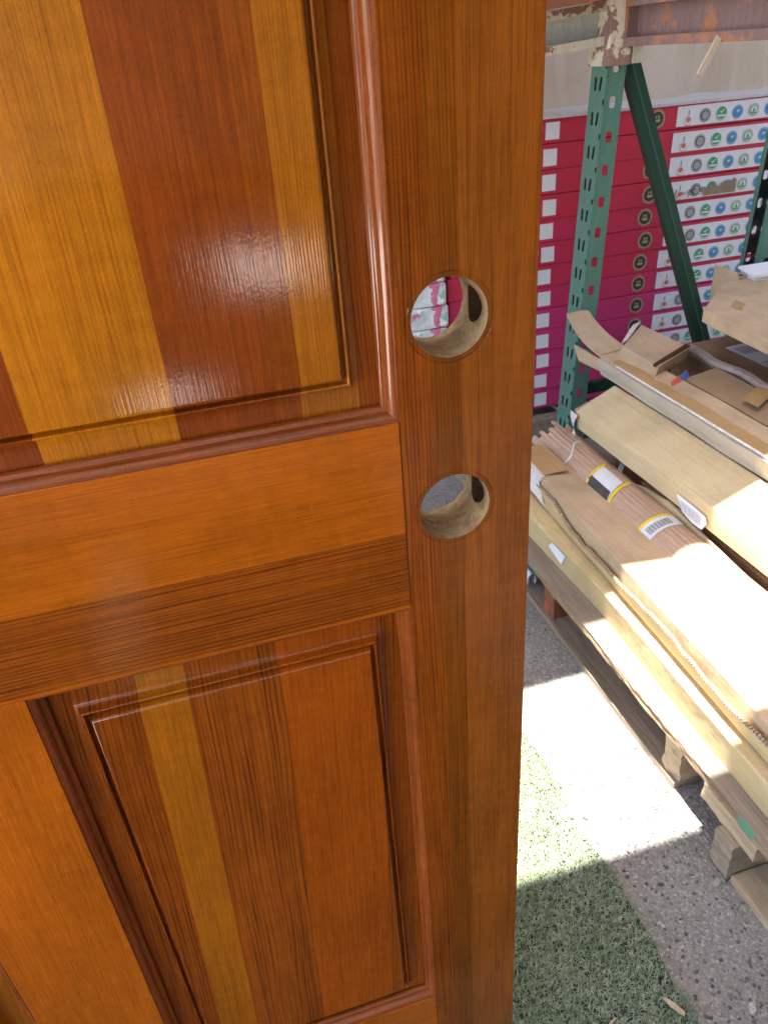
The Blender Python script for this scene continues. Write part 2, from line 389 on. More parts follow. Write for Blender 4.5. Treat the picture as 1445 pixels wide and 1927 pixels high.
# ---------------------------------------------------------------- setting
def ground():
    mk('ground', [(-150, -150, 0), (150, -150, 0), (150, 150, 0), (-150, 150, 0)], [(0, 1, 2, 3)], m_asph)['kind'] = 'structure'
ground()
mb = MB()
ey = [(.5 + .006 * math.sin(y * 23) + .004 * math.sin(y * 61), y) for y in np.linspace(-1.4, 2.4, 60)]
mb.poly([(-1.6, -1.4, .004)] + [(x, y, .004) for x, y in ey] + [(-1.6, 2.4, .004)])
o = mb.build('turf_backing', m_turf); tag(o, kind='structure')
wl = MB(); wl.box(-4, 6, 2.9, 3.1, 0, 2.9); tag(wl.build('rear_wall', m_plaster), 'beige dusty plaster wall behind the stacked flooring cartons', 'wall')

def grass():
    rng = np.random.default_rng(3); N = 90000
    x = rng.uniform(.08, .505, N); y = rng.uniform(.30, 1.35, N)
    keep = x < .5 + .006 * np.sin(y * 23) + .004 * np.sin(y * 61) + rng.normal(0, .005, N)
    x, y = x[keep], y[keep]; N = len(x)
    a = rng.uniform(0, 2 * np.pi, N); h = rng.uniform(.004, .011, N) * (1 + .25 * np.sin(x * 40) * np.sin(y * 31)); ln = rng.uniform(.003, .008, N); wd = rng.uniform(.00035, .00075, N)
    dx, dy = np.cos(a), np.sin(a); px, py = -dy, dx
    V = np.zeros((N, 6, 3)); b2 = rng.normal(0, .5, N)
    ex, ey_ = np.cos(a + b2), np.sin(a + b2)
    for k, (t, hh, ww) in enumerate(((0, 0, 1), (.5, .8, 1), (1, 1, .4))):
        bx = x + dx * ln * min(t, .5) * 1.2 + ex * ln * max(t - .5, 0) * 1.6; by = y + dy * ln * min(t, .5) * 1.2 + ey_ * ln * max(t - .5, 0) * 1.6
        z = .004 + h * hh - (ln * .35 if k == 2 else 0)
        V[:, 2 * k, 0] = bx - px * wd * ww; V[:, 2 * k, 1] = by - py * wd * ww; V[:, 2 * k, 2] = z
        V[:, 2 * k + 1, 0] = bx + px * wd * ww; V[:, 2 * k + 1, 1] = by + py * wd * ww; V[:, 2 * k + 1, 2] = z
    V = V.reshape(-1, 3); b = np.arange(N)[:, None] * 6
    F = np.concatenate([b + np.array([[0, 1, 3, 2]]), b + np.array([[2, 3, 5, 4]])], 1).reshape(-1)
    me = bpy.data.meshes.new('artificial_grass'); me.vertices.add(len(V)); me.vertices.foreach_set('co', V.ravel())
    nf = N * 2; me.loops.add(nf * 4); me.loops.foreach_set('vertex_index', F.astype(np.int32)); me.polygons.add(nf)
    me.polygons.foreach_set('loop_start', np.arange(nf, dtype=np.int32) * 4); me.update(calc_edges=True); me.materials.append(m_blade)
    o = bpy.data.objects.new('artificial_grass', me); C.objects.link(o)
    tag(o, 'grey green artificial turf blades beside the asphalt', 'artificial grass', kind='stuff')
grass()
def pebbles():
    rng = random.Random(5); vs, fs = [], []
    for i in range(4200):
        x = rng.uniform(.49, 1.3); y = rng.uniform(.25, 2.1)
        if rng.random() < .35: x = rng.uniform(.5, .78); y = rng.uniform(.3, .9)
        if x < .515 + .01 * math.sin(y * 23): continue
        r = rng.choice([.0012, .0015, .002, .0025, .0035]); n = len(vs); k = rng.uniform(0, 6)
        zs = r * rng.uniform(.5, .9)
        for j in range(5): vs.append((x + r * math.cos(k + j * 1.257) * rng.uniform(.7, 1.3), y + r * math.sin(k + j * 1.257) * rng.uniform(.7, 1.3), .0005))
        for j in range(5): vs.append((x + r * .6 * math.cos(k + j * 1.257), y + r * .6 * math.sin(k + j * 1.257), zs * rng.uniform(.8, 1.3)))
        for j in range(5): fs.append((n + j, n + (j + 1) % 5, n + 5 + (j + 1) % 5, n + 5 + j))
        fs.append(tuple(n + 5 + j for j in range(5)))
    g = G('loose_gravel', .7, .3); g.xyz(); v = g.sep(g.vor(g.co, 90, 'F1', 'Color'))
    m = g.out(g.ramp(v[0], [(0, (.06, .055, .055)), (.5, (.13, .12, .115)), (.8, (.24, .215, .19)), (1, (.42, .38, .33))]))
    tag(mk('gravel', vs, fs, m), 'loose grey grit scattered over the asphalt', 'gravel', kind='stuff')
pebbles()
# added unseen covers that leave the strip of sun between them
cb = MB(); cb.box(-3.5, 5.5, 1.095, 3.2, 2.9, 2.903)
tag(cb.build('rack_sun_blocker', m_under), 'added unseen cloth that shades the pallet rack', 'sun_blocker')
cb = MB()
for x0, x1, y0, y1 in ((-2.4, 3.8, -.60, .69), (-2.4, -.74, -1.10, -.60), (-.62, 3.8, -1.10, -.60), (-2.4, 3.8, -2.13, -1.10), (-2.4, -.54, -2.42, -2.13), (-.40, 3.8, -2.42, -2.13), (-2.4, 3.8, -3.85, -2.42), (-2.4, .06, -5.1, -3.85), (.42, 3.8, -5.1, -3.85), (-2.4, 3.8, -11.9, -5.1)):  # gaps placed so sun reaches the floor patches mirrored in the door
    cb.box(x0, x1, y0, y1, 2.9, 2.903)
wl = MB(); wl.box(3.4, 3.6, -11.9, .55, 0, 2.89); tag(wl.build('light_block_wall', m_dwall), 'added unseen dark wall cutting the light from the right', 'wall')  # added out of view to keep light off the door's right
wl = MB(); wl.box(-9, 9, -12.2, -12, 0, 4.5); tag(wl.build('glare_block_wall', m_plaster), 'added unseen wall keeping the bright horizon out of the varnish', 'wall')  # added out of view to block bright horizon reflections on the door
tag(cb.build('front_sun_blocker', m_under), 'added unseen cloth with gaps that shades the standing door', 'sun_blocker')
mk('dark_glare_floor', [(-9, -14, .003), (9, -14, .003), (9, -1.6, .003), (-9, -1.6, .003)], [(0, 1, 2, 3)], m_gfloor)['kind'] = 'structure'  # unseen added floor, kept dark to hold glare off the varnish
for x0, x1, y0, y1 in ((-.26, .12, -2.5, -2.1), (.3, .86, -5.4, -3.6), (-5, -2.2, -4, .6)):  # added white reflectors, out of view, for highlights on the varnish
    mk('reflector_sheet', [(x0, y0, .008), (x1, y0, .008), (x1, y1, .008), (x0, y1, .008)], [(0, 1, 2, 3)], m_reflect)['kind'] = 'structure'

# ---------------------------------------------------------------- the door
YF, YB = .444, .488
door = thing('wooden_door', (DX, DY, 0), 'varnished orange brown panelled wooden door with two round lock bores', 'door')
OFF = (DX, DY, 0)
def dpart(mb_, name, mat, **k): return mb_.build(name, mat, door, OFF, **k)
HALF = .427
XR, XL = DX + HALF, DX - HALF
SI = .1255; ML, MR_ = -.255, -.155; SIL = 2 * DX - SI
ZB0, ZB1, ZM0, ZM1, ZT0, ZT1 = .012, .267, .834, .989, 1.915, 2.04

def stile(bores):
    x0, x1 = (SI, XR) if bores else (XL, SIL)
    m_ = MB(); m_.box(x0, x1, YF, YB, ZB0, ZT1); o = m_.build('stile', [m_stile, m_raw, m_dark], door, OFF, bevel=.0009)
    if not bores: return
    def cyl(c, r, axis, ln, seg=72):
        bm = bmesh.new(); bmesh.ops.create_cone(bm, cap_ends=True, segments=seg, radius1=r, radius2=r, depth=ln)
        rot = Matrix.Rotation(R(90), 4, 'X') if axis == 'y' else Matrix.Rotation(R(90), 4, 'Y')
        bmesh.ops.transform(bm, matrix=Matrix.Translation(Vector(c) - Vector(OFF)) @ rot, verts=bm.verts)
        me = bpy.data.meshes.new('cut'); bm.to_mesh(me); bm.free(); q = bpy.data.objects.new('cut', me); C.objects.link(q); q.parent = door; return q
    cuts = [cyl((.1625, .466, 1.0535), .0257, 'y', .2), cyl((.1630, .466, .9150), .0264, 'y', .2)]
    cuts += [cyl((.205, .466, 1.0535), .0118, 'x', .07, 40), cyl((.205, .466, .9150), .0122, 'x', .07, 40)]
    for q in cuts:
        md = o.modifiers.new('b', 'BOOLEAN'); md.object = q; md.operation = 'DIFFERENCE'; md.solver = 'EXACT'
    bpy.context.view_layer.update()
    me = bpy.data.meshes.new_from_object(o.evaluated_get(bpy.context.evaluated_depsgraph_get()))
    o.modifiers.clear(); o.data = me
    for q in cuts: bpy.data.objects.remove(q)
    for p in me.polygons:
        c = p.center + Vector(OFF); n = p.normal; p.material_index = 0
        if abs(c.y - YF) < .002 or abs(c.y - YB) < .002 or c.x > XR - .002: continue
        for cz, cx, r in ((1.0535, .1625, .0257), (.9150, .163, .0264)):
            d = math.hypot(c.x - cx, c.z - cz)
            if abs(d - r) < .0012 and abs(n.y) < .2: p.material_index = 1; p.use_smooth = True
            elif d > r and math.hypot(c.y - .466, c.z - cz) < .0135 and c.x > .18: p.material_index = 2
stile(True); stile(False)
for z0, z1 in ((ZB0, ZB1), (ZM0, ZM1), (ZT0, ZT1)):
    m_ = MB(); m_.box(SIL + .0004, SI - .0005, YF - .0003, YB, z0, z1); dpart(m_, 'rail', m_rail, bevel=.0005)
for z0, z1 in ((ZB1, ZM0), (ZM1, ZT0)):
    m_ = MB(); m_.box(ML, MR_, YF + .0002, YB, z0 + .0006, z1 - .0006); dpart(m_, 'mullion', m_mull, bevel=.0005)

def sweep(x0, x1, z0, z1, prof, sides, flip=1):
    """rectangle rings inset by prof; returns mesh builder with quads for given sides (0 bottom 1 right 2 top 3 left)"""
    m_ = MB(); 
    def ring(d, dep): return [(x0 + d, YF + dep, z0 + d), (x1 - d, YF + dep, z0 + d), (x1 - d, YF + dep, z1 - d), (x0 + d, YF + dep, z1 - d)]
    rs = [ring(*p) for p in prof]
    for s_ in sides:
        N = 1
        sec = [[Vector(r[s_]) for r in rs], [Vector(r[(s_ + 1) % 4]) for r in rs]]
        m_.loft(sec, 0, cap=False, closed=False)
    return m_, rs
stick = [(0, .0004), (.0001, .0014), (.0009, .0017), (.0011, .0013), (.0024, .0016), (.0037, .0026), (.0048, .0040), (.0057, .0058), (.0061, .0076), (.0067, .0079), (.0077, .0081), (.0086, .0088), (.0092, .0098), (.0094, .0125)]
def smoothprof(pts, k=3):
    out = []
    n = len(pts)
    for i in range(n - 1):
        p0 = pts[max(i - 1, 0)]; p1 = pts[i]; p2 = pts[i + 1]; p3 = pts[min(i + 2, n - 1)]
        for j in range(k):
            t = j / k
            out.append(tuple(.5 * ((2 * b) + (-a + c) * t + (2 * a - 5 * b + 4 * c - d) * t * t + (-a + 3 * b - 3 * c + d) * t ** 3) for a, b, c, d in zip(p0, p1, p2, p3)))
    out.append(pts[-1]); return out
cove = [(.004, .0140), (.0205, .0134)] + smoothprof([(.0225, .0131), (.0256, .0120), (.0275, .0098), (.0285, .0072), (.0289, .0054)]) + smoothprof([(.0293, .0046), (.0300, .0043), (.0307, .0046), (.0311, .0054)]) + [(.0313, .0086), (.0318, .0092), (.0327, .0092), (.0331, .0086)] + \
       smoothprof([(.0336, .0064), (.0342, .0040), (.0349, .0022), (.0358, .0012)]) + [(.0368, .0009), (.0372, .0009), (.0390, .0009)]
for (x0, x1) in ((MR_, SI), (SIL, ML)):
    for (z0, z1) in ((ZB1, ZM0), (ZM1, ZT0)):
        for sides, mt in (((0,), m_mh), ((1,), m_mv), ((2,), m_mh), ((3,), m_mv)):
            m_, rs = sweep(x0, x1, z0, z1, stick, sides)
            dpart(m_, 'moulding', mt, smooth=True, sharp=38)
        m_, rs = sweep(x0, x1, z0, z1, cove, (0, 1, 2, 3))
        m_.poly(rs[-1])
        o = mk('panel', [(v[0] - OFF[0], v[1] - OFF[1], v[2]) for v in m_.v], m_.f, m_up if z0 > .9 else m_lo, door, None, False)
        bm = bmesh.new(); bm.from_mesh(o.data); bmesh.ops.remove_doubles(bm, verts=bm.verts, dist=1e-5)
        fc = [f for f in bm.faces if len(f.verts) == 4 and f.calc_area() > .02]
        # back sheet so that the panel has its thickness
        bk = [bm.verts.new((v[0] - OFF[0], YB - .012 - OFF[1], v[2])) for v in rs[0]]
        bm.faces.new(bk[::-1])
        bmesh.ops.recalc_face_normals(bm, faces=[f for f in bm.faces]); 
        for f in bm.faces: f.smooth = True
        for f in bm.faces:
            if f.normal.y > 0 and f.calc_center_median().y < .0: f.normal_flip()
        bm.to_mesh(o.data); bm.free(); o.data.set_sharp_from_angle(angle=R(38))

# ---------------------------------------------------------------- plates with holes (rack)
def tess_cell(w_, h_, holes):
    """rectangle w x h with polygon holes -> (verts2d, tris)"""
    loops = [[Vector((0, 0, 0)), Vector((w_, 0, 0)), Vector((w_, h_, 0)), Vector((0, h_, 0))]] + [[Vector((a, b, 0)) for a, b in q] for q in holes]
    tr = geometry.tessellate_polygon(loops)
    vs = [v for l in loops for v in l]; return vs, tr, loops
def rr(cx, cy, w_, h_, tilt=0., n=4, rad=None):
    r = min(w_, h_) / 2 * .98 if rad is None else rad; pts = []
    for qx, qy, a0 in ((1, 1, 0), (-1, 1, 90), (-1, -1, 180), (1, -1, 270)):
        for k in range(n + 1):
            a = R(a0 + 90 * k / n); pts.append((qx * (w_ / 2 - r) + r * math.cos(a), qy * (h_ / 2 - r) + r * math.sin(a)))
    ct, s_ = math.cos(tilt), math.sin(tilt)
    return [(cx + a * ct - b * s_, cy + a * s_ + b * ct) for a, b in pts][::-1]
P = .0762
def upright(parent, base, top, cells, dirx, name='post'):
    """C section post: web on the side dirx (-1 faces -x), front and back flanges"""
    W, D, th = .075, .049, .0022
    vs, fs, fm = [], [], []
    def plate(w_, holes, place):
        for k in range(cells):
            v, tr, loops = tess_cell(w_, P, holes)
            for side in (0, 1):
                n = len(vs)
                for p in v: vs.append(place(p.x, p.y + k * P, side * th))
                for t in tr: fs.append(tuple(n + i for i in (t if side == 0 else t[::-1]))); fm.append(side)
                if side == 0: n0 = n
                else:
                    i0 = 4
                    for l in loops[1:]:
                        m_ = len(l)
                        for j in range(m_):
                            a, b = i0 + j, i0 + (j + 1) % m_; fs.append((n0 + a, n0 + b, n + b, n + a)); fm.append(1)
                        i0 += m_
            # long edges
            for xx in (0, w_):
                n = len(vs); vs.extend([place(xx, k * P, 0), place(xx, (k + 1) * P, 0), place(xx, (k + 1) * P, th), place(xx, k * P, th)]); fs.append((n, n + 1, n + 2, n + 3)); fm.append(0)
    zt = cells * P
    bx, by, bz = base; tx, ty, tz = top
    def sh(x, y, z):
        f = z / zt; return (x + (tx - bx) * f + bx, y + (ty - by) * f + by, z + bz)
    slots = [rr(.025, .020, .0095, .031, .05), rr(.049, .020, .0095, .031, -.10), rr(.0695, .058, .008, .014, 0, 3)]
    keys = [rr(.020, .056, .0165, .026, 0, 4, .006)]
    inv = lambda g_: (lambda a, b, t: g_(a, b, .0022 - t))
    if dirx < 0:   # web faces -x, opens to +x ; base is the front corner
        plate(W, slots, lambda a, b, t: sh(t, W - a, b))
        plate(D - .003, keys, lambda a, b, t: sh(a + .003, t, b))
        plate(D - .003, keys, lambda a, b, t: sh(a + .003, W - t, b))
        plate(.012, [], lambda a, b, t: sh(D - t, .003 + a, b)); plate(.012, [], lambda a, b, t: sh(D - t, W - .003 - a, b))
    else:
        plate(W, slots, lambda a, b, t: sh(D - t, a, b))
        plate(D - .003, keys, lambda a, b, t: sh(D - .003 - a, t, b))
        plate(D - .003, keys, lambda a, b, t: sh(D - .003 - a, W - t, b))
        plate(.012, [], lambda a, b, t: sh(t, .003 + a, b)); plate(.012, [], lambda a, b, t: sh(t, W - .003 - a, b))
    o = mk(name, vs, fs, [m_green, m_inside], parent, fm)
    bm = bmesh.new(); bm.from_mesh(o.data); bmesh.ops.remove_doubles(bm, verts=bm.verts, dist=2e-5); bmesh.ops.recalc_face_normals(bm, faces=bm.faces); bm.to_mesh(o.data); bm.free()
    return o
rack = thing('pallet_rack', (1.35, 1.9, 0), 'green slotted steel pallet rack end frame with rusty brown beam', 'pallet rack')
RO = (1.35, 1.9, 0)
def rp_(m_, name, mat, **k): return m_.build(name, mat, rack, RO, **k)
p1 = upright(rack, (1.058 - RO[0], 1.895 - RO[1], 0.004), (1.103 - RO[0], 1.862 - RO[1], 1.29), 17, -1)
p2 = upright(rack, (1.625 - RO[0], 1.90 - RO[1], 0.004), (1.662 - RO[0], 1.868 - RO[1], 1.29), 17, 1)
for px, py in ((1.058, 1.895), (1.625, 1.90)):
    m_ = MB(); m_.box(px - .03, px + .10, py - .03, py + .11, 0, .0055); rp_(m_, 'foot_plate', m_dgreen, bevel=.001)
# diagonal brace: shallow channel with a raised rib
def brace(a, b, w_=.046):
    a = Vector(a); b = Vector(b); d = (b - a).normalized(); u = d.cross(Vector((0, 1, 0))).normalized(); v = Vector((0, 1, 0))
    prof = [(-1, .022), (-1, 0), (-.12, -.001), (0, -.0035), (.12, -.001), (1, 0), (1, .022), (.93, .022), (.93, .002), (-.93, .002), (-.93, .022)]
    m_ = MB(); m_.loft([[p + u * (i * w_ / 2) + v * j for i, j in prof] for p in (a, b)]); return m_
rp_(brace((1.150, 1.885, 1.18), (1.525, 1.885, .315)), 'brace', m_dgreen)
m_ = MB(); m_.box(1.125, 1.60, 1.91, 1.93, .27, .305); rp_(m_, 'cross_bar', m_dgreen, bevel=.001)
# brown stepped beam running from the post towards the camera
def cbeam(x, y0, y1, z0, z1, out=.030, lip=.0185):
    m_ = MB(); m_.box(x, x + .004, y0, y1, z0, z1)                      # web
    m_.box(x - out, x - .0003, y0, y1, z1 - lip, z1); m_.box(x - out, x - .0003, y0, y1, z0, z0 + lip)
    m_.box(x + .0043, x + .034, y0, y1, z1 - .004, z1); m_.box(x + .0043, x + .034, y0, y1, z0, z0 + .004)
    return m_
rp_(cbeam(1.150, -.45, 1.848, 1.166, 1.262), 'beam', m_rust, bevel=.0012)
rp_(cbeam(1.69, -.45, 1.858, 1.150, 1.246), 'beam', m_dgreen, bevel=.0012)
# connector sleeve of the brown beam hugging the top of the post
m_ = MB(); m_.box(1.086, 1.146, 1.850, 1.945, 1.128, 1.262); rp_(m_, 'beam_connector', m_rc, bevel=.004)
m_ = MB(); m_.box(1.122, 1.1495, 1.840, 1.8497, 1.166, 1.262); rp_(m_, 'beam_end_plate', m_rust, bevel=.001)
m_ = MB(); m_.box(1.151, 1.176, 1.850, 1.872, 1.130, 1.166); rp_(m_, 'gusset', m_cream, bevel=.002)
# pale beam of the next bay going left behind the door
m_ = MB()
def tiltbox(x0, x1, y0, y1, z0, z1, dz, mi=0):
    m_.hexa([(x0, y0, z0 - dz), (x1, y0, z0), (x1, y1, z0), (x0, y1, z0 - dz), (x0, y0, z1 - dz), (x1, y0, z1), (x1, y1, z1), (x0, y1, z1 - dz)], mi)
tiltbox(.2, 1.086, 1.905, 1.912, 1.180, 1.255, .07, 0)
tiltbox(.2, 1.086, 1.872, 1.9045, 1.238, 1.259, .07, 1); tiltbox(.2, 1.086, 1.872, 1.9045, 1.170, 1.190, .07, 1)
rp_(m_, 'pale_beam', [m_grey, m_cream], bevel=.001)
m_ = MB(); m_.hexa([(.2, 1.80, 1.195), (1.10, 1.80, 1.262), (1.10, 2.25, 1.262), (.2, 2.25, 1.195), (.2, 1.80, 1.225), (1.10, 1.80, 1.292), (1.10, 2.25, 1.292), (.2, 2.25, 1.225)])
tag(m_.build('shelf_board', m_redblock, None, (.6, 2, 1.2), bevel=.002), 'dark reddish board lying on top of the pale beam', 'board').location = (.6, 2, 1.2)
m_ = MB(); m_.bar((1.113, 1.49, 1.175), (1.082, 1.495, 1.112), .013, .004, 0, (0, 1, 0)); m_.build('wood_sliver', m_inner, None, (1.1, 1.49, 1.1), bevel=.0005).location = (1.1, 1.49, 1.1)
tag(bpy.data.objects['wood_sliver'], 'pale wood sliver hanging below the rusty brown beam', 'sliver')

# ---------------------------------------------------------------- pallets
def pallet(loc, nx, ny, label, group=None, strx=True):
    """stringers run along x (end grain to -x)"""
    t = thing('pallet', loc, label, 'pallet', group); sx, sy = nx, ny
    for k, yy in enumerate((0, sy / 2 - .022, sy - .044)):
        m_ = MB(); m_.box(.0, sx, yy, yy + .044, .016, .106); m_.build('stringer', m_pal, t, bevel=.002)
    for k in range(3):
        m_ = MB(); x0 = k * (sx - .09) / 2; m_.box(x0 - .002, x0 + .09, 0.001, sy - .001, 0.001, .0155); m_.build('bottom_board', m_pal, t, bevel=.0015)
    for k in range(5):
        m_ = MB(); x0 = k * (sx - .09) / 4; m_.box(x0 + .003, x0 + .09, .001, sy - .001, .1065, .121); m_.build('deck_board', m_pal, t, bevel=.0015)
    return t
pa = pallet((.697, .772, 0), 1.0, 1.03, 'weathered wooden pallet on the asphalt with a red stained stringer under the long cartons')
def rough_end(name, x0, x1, y0, y1, z0, z1, mat, parent, off, seed=1, amp=.006):
    bm = bmesh.new(); bmesh.ops.create_cube(bm, size=1)
    bmesh.ops.subdivide_edges(bm, edges=bm.edges, cuts=9, use_grid_fill=True)
    for v in bm.verts:
        p = Vector((x0 + (v.co.x + .5) * (x1 - x0), y0 + (v.co.y + .5) * (y1 - y0), z0 + (v.co.z + .5) * (z1 - z0)))
        n = noise.noise_vector(Vector((p.x * 20, p.y * 60, p.z * 60)) + Vector((seed * 9.1, 0, 0)))
        e = 1 if v.co.x < -.45 else .18
        p += Vector((n.x * amp * e, n.y * amp * .25, n.z * amp * .25)); v.co = p - Vector(off)
    me = bpy.data.meshes.new(name); bm.to_mesh(me); bm.free(); me.materials.append(mat)
    o = bpy.data.objects.new(name, me); C.objects.link(o); o.parent = parent; return o
for o in [c for c in pa.children if c.name.startswith('stringer')]: bpy.data.objects.remove(o)
rough_end('stringer', .703, 1.69, .774, .822, .016, .106, m_pal2, pa, pa.location, 1, .006)
rough_end('stringer', .706, 1.69, 1.272, 1.318, .016, .106, m_redblock, pa, pa.location, 2, .003)
rough_end('stringer', .706, 1.69, 1.755, 1.799, .016, .106, m_pal, pa, pa.location, 3, .003)
pb = thing('pallet', (.68, -.46, 0), 'near pallet whose thick splintered block sticks out at the lower right', 'pallet')
rough_end('block', .668, .80, .590, .632, .006, .085, m_pal, pb, pb.location, 5, .004)
rough_end('block', .668, .80, .05, .092, .006, .085, m_pal, pb, pb.location, 6, .004)
rough_end('block', 1.2, 1.34, .590, .632, .006, .085, m_pal, pb, pb.location, 7, .004)
rough_end('block', 1.2, 1.34, .05, .092, .006, .085, m_pal, pb, pb.location, 8, .004)
for x0 in (.680, 1.22):
    m_ = MB(); nseg = 24
    secs = []
    for i in range(nseg + 1):
        y = -.40 + .988 * i / nseg; wv = .006 * noise.noise(Vector((y * 9, x0, 0))) + .010 * math.sin(y * 7) * (y < .6)
        secs.append([(x0 + wv, y, .001), (x0 + .10, y, .001), (x0 + .10, y, .0155), (x0 + wv + .002, y, .0155)])
    m_.loft(secs); m_.build('bottom_board', m_pal2 if x0 < 1 else m_pal, pb, pb.location, bevel=.0008)
for y0 in (.58, .05):
    rough_end('deck_board', .680, 1.5, y0 - .02, y0 + .11, .0865, .1205, m_pal2, pb, pb.location, 11, .003)
# splintered sheet of plywood across both pallets
def ply():
    bm = bmesh.new(); ny, nz = 170, 5
    secs = []
    rng = random.Random(2)
    t = thing('plywood_board', (.7, .9, .12), 'grey weathered plywood sheet with splintered green marked edge under the cartons', 'plywood')
    ys = np.linspace(.0, 1.85, ny)
    vs, fs, mi = [], [], []
    for y in ys:
        base = .680 + .003 * noise.noise(Vector((y * 5, 0, 0)))
        for k in range(nz):
            z = .1215 + .0185 * k / (nz - 1)
            j = .0045 * abs(noise.noise(Vector((y * (22 + 9 * k), k * 3.1, 1)))) + .004 * abs(noise.noise(Vector((y * 7, k * .7, 4))))
            if k in (0, nz - 1): j *= .7
            vs.append((base + j, y, z))
        vs.append((1.6, y, .140)); vs.append((1.6, y, .1215))
    K = nz + 2
    for i in range(ny - 1):
        for k in range(K):
            a = i * K + k; b = i * K + (k + 1) % K; fs.append((a, a + K, b + K, b)); mi.append(1 if k < nz - 1 else 0)
    fs.append(tuple(range(K - 1, -1, -1))); mi.append(0); e = (ny - 1) * K; fs.append(tuple(range(e, e + K))); mi.append(0)
    o = mk('sheet', [(v[0] - .7, v[1] - .9, v[2] - .12) for v in vs], fs, [m_ply, m_plyedge], t, mi)
    bm = bmesh.new(); bm.from_mesh(o.data); bmesh.ops.recalc_face_normals(bm, faces=bm.faces); bm.to_mesh(o.data); bm.free()
ply()

# ---------------------------------------------------------------- long cartons on the plywood
def single(m_, name, mat, loc, label, cat, group=None, **k):
    o = m_.build(name, mat, None, loc, **k); o.location = loc; return tag(o, label, cat, group)
def nz3(a, b, c): return noise.noise(Vector((a, b, c)))
def carton_loft(sec, y0, y1, n=50, amp=.0015, seed=0., endtaper=0):
    m_ = MB(); S_ = []
    for i in range(n + 1):
        y = y0 + (y1 - y0) * i / n
        S_.append([(x + amp * nz3(y * 6 + j * 3, seed, 1) + amp * .5 * nz3(y * 25 + j * 5, seed, 2), y, z + amp * nz3(y * 7 + j * 5, seed, 9)) for j, (x, z) in enumerate(sec(y))])
    m_.loft(S_); return m_
lerp = lambda a, b, t: a + (b - a) * t
# C: lowest flat carton
def secC(y):
    t = (y - .69) / .4; x = .716 + .014 * min(max(t, -1), 1) - (.012 * max(0, y - 1.15) / .4)
    return [(x + .004, .1405), (1.0, .1405), (1.0, .2), (x + .03, .207), (x + .001, .206), (x - .001, .202)]
flatc = thing('flat_carton', (.86, .9, .14), 'lowest long flat carton lying on the plywood with a white sticker on its side', 'carton')
carton_loft(secC, .1, 1.66, seed=1).build('box', m_kraft, flatc, flatc.location, bevel=0)
m_ = MB(); q = []
for (a, b) in ((1.345, .176), (1.325, .198), (1.265, .196), (1.285, .160)): q.append((secC(a)[5][0] - .0022 + (.205 - b) * .08, a, b))
m_.poly(q); m_.build('sticker', m_paper, flatc, flatc.location)
# B: brown carton with torn corrugated wall
def secB(y):
    x = .741 + .038 * (y - .69); return [(x + .002, .2095), (.885, .2095), (.885, .258), (x + .012, .2715), (x + .001, .2715)]
torn = thing('torn_carton', (.82, .9, .21), 'long brown carton with a torn corrugated side wall left of the wrapped dowels', 'carton')
carton_loft(secB, .1, 1.675, seed=3, amp=.001).build('box', m_card, torn, torn.location)
m_ = MB(); rows = []; rows2 = []
rng = random.Random(9)
for i in range(150):
    y = .12 + i * (1.50 - .12) / 149; x = .741 + .038 * (y - .69)
    gap = .004 + .010 * max(0., math.sin((y - .25) * 2.6)) + .002 * nz3(y * 9, 2, 2)
    zt = .252 + .009 * nz3(y * 6, 7, 1) + .005 * nz3(y * 31, 7, 1) - .016 * (1.1 < y < 1.4) * math.sin((y - 1.1) / .3 * 3.14)
    rows.append([(x - .003, y, .210), (x - gap * .5 - .002, y, .225), (x - gap - .002, y, zt), (x - gap + .003, y, zt + .001), (x - gap * .5 + .003, y, .226), (x, y, .2105)])
    rows2.append([(x - gap - .0022, y, zt - .002), (x - gap - .0018, y, zt + .0018), (x - gap + .0032, y, zt + .0022)])
m_.loft(rows); m_.build('torn_wall', m_kraft, torn, torn.location)
m_ = MB(); m_.loft(rows2, 0, False, False); m_.build('corrugated_edge', m_corr, torn, torn.location)
m_ = MB()
for i in range(14):
    pass
rows = []
for i in range(12):
    y = 1.49 + .012 * i; x = .741 + .038 * (y - .69)
    rows.append([(x - .010 + .003 * nz3(i, 1, 3), y - .04, .222), (x - .004, y, .262), (x + .003, y, .2745), (x + .012, y, .2745)])
m_.loft(rows, 0, False, False); m_.build('film_patch', m_clear, torn, torn.location, smooth=True)
m_ = MB(); rows = []
for i in range(14):
    y = 1.50 + .012 * i; rows.append([(.775 + k * .02, y, .2740 + .0012 * nz3(i * .9, k, 3)) for k in range(5)])
m_.loft(rows, 0, False, False); m_.build('tape_strip', m_tape, torn, torn.location, smooth=True)
# support carton under bundle
m_ = carton_loft(lambda y: [(.890, .1405), (1.16, .1405), (1.16, .185), (.890, .185)], .1, 1.62, seed=5)
single(m_, 'support_carton', m_card3, (1.0, .9, .14), 'dark flat carton lying hidden under the wrapped dowel bundle', 'carton')
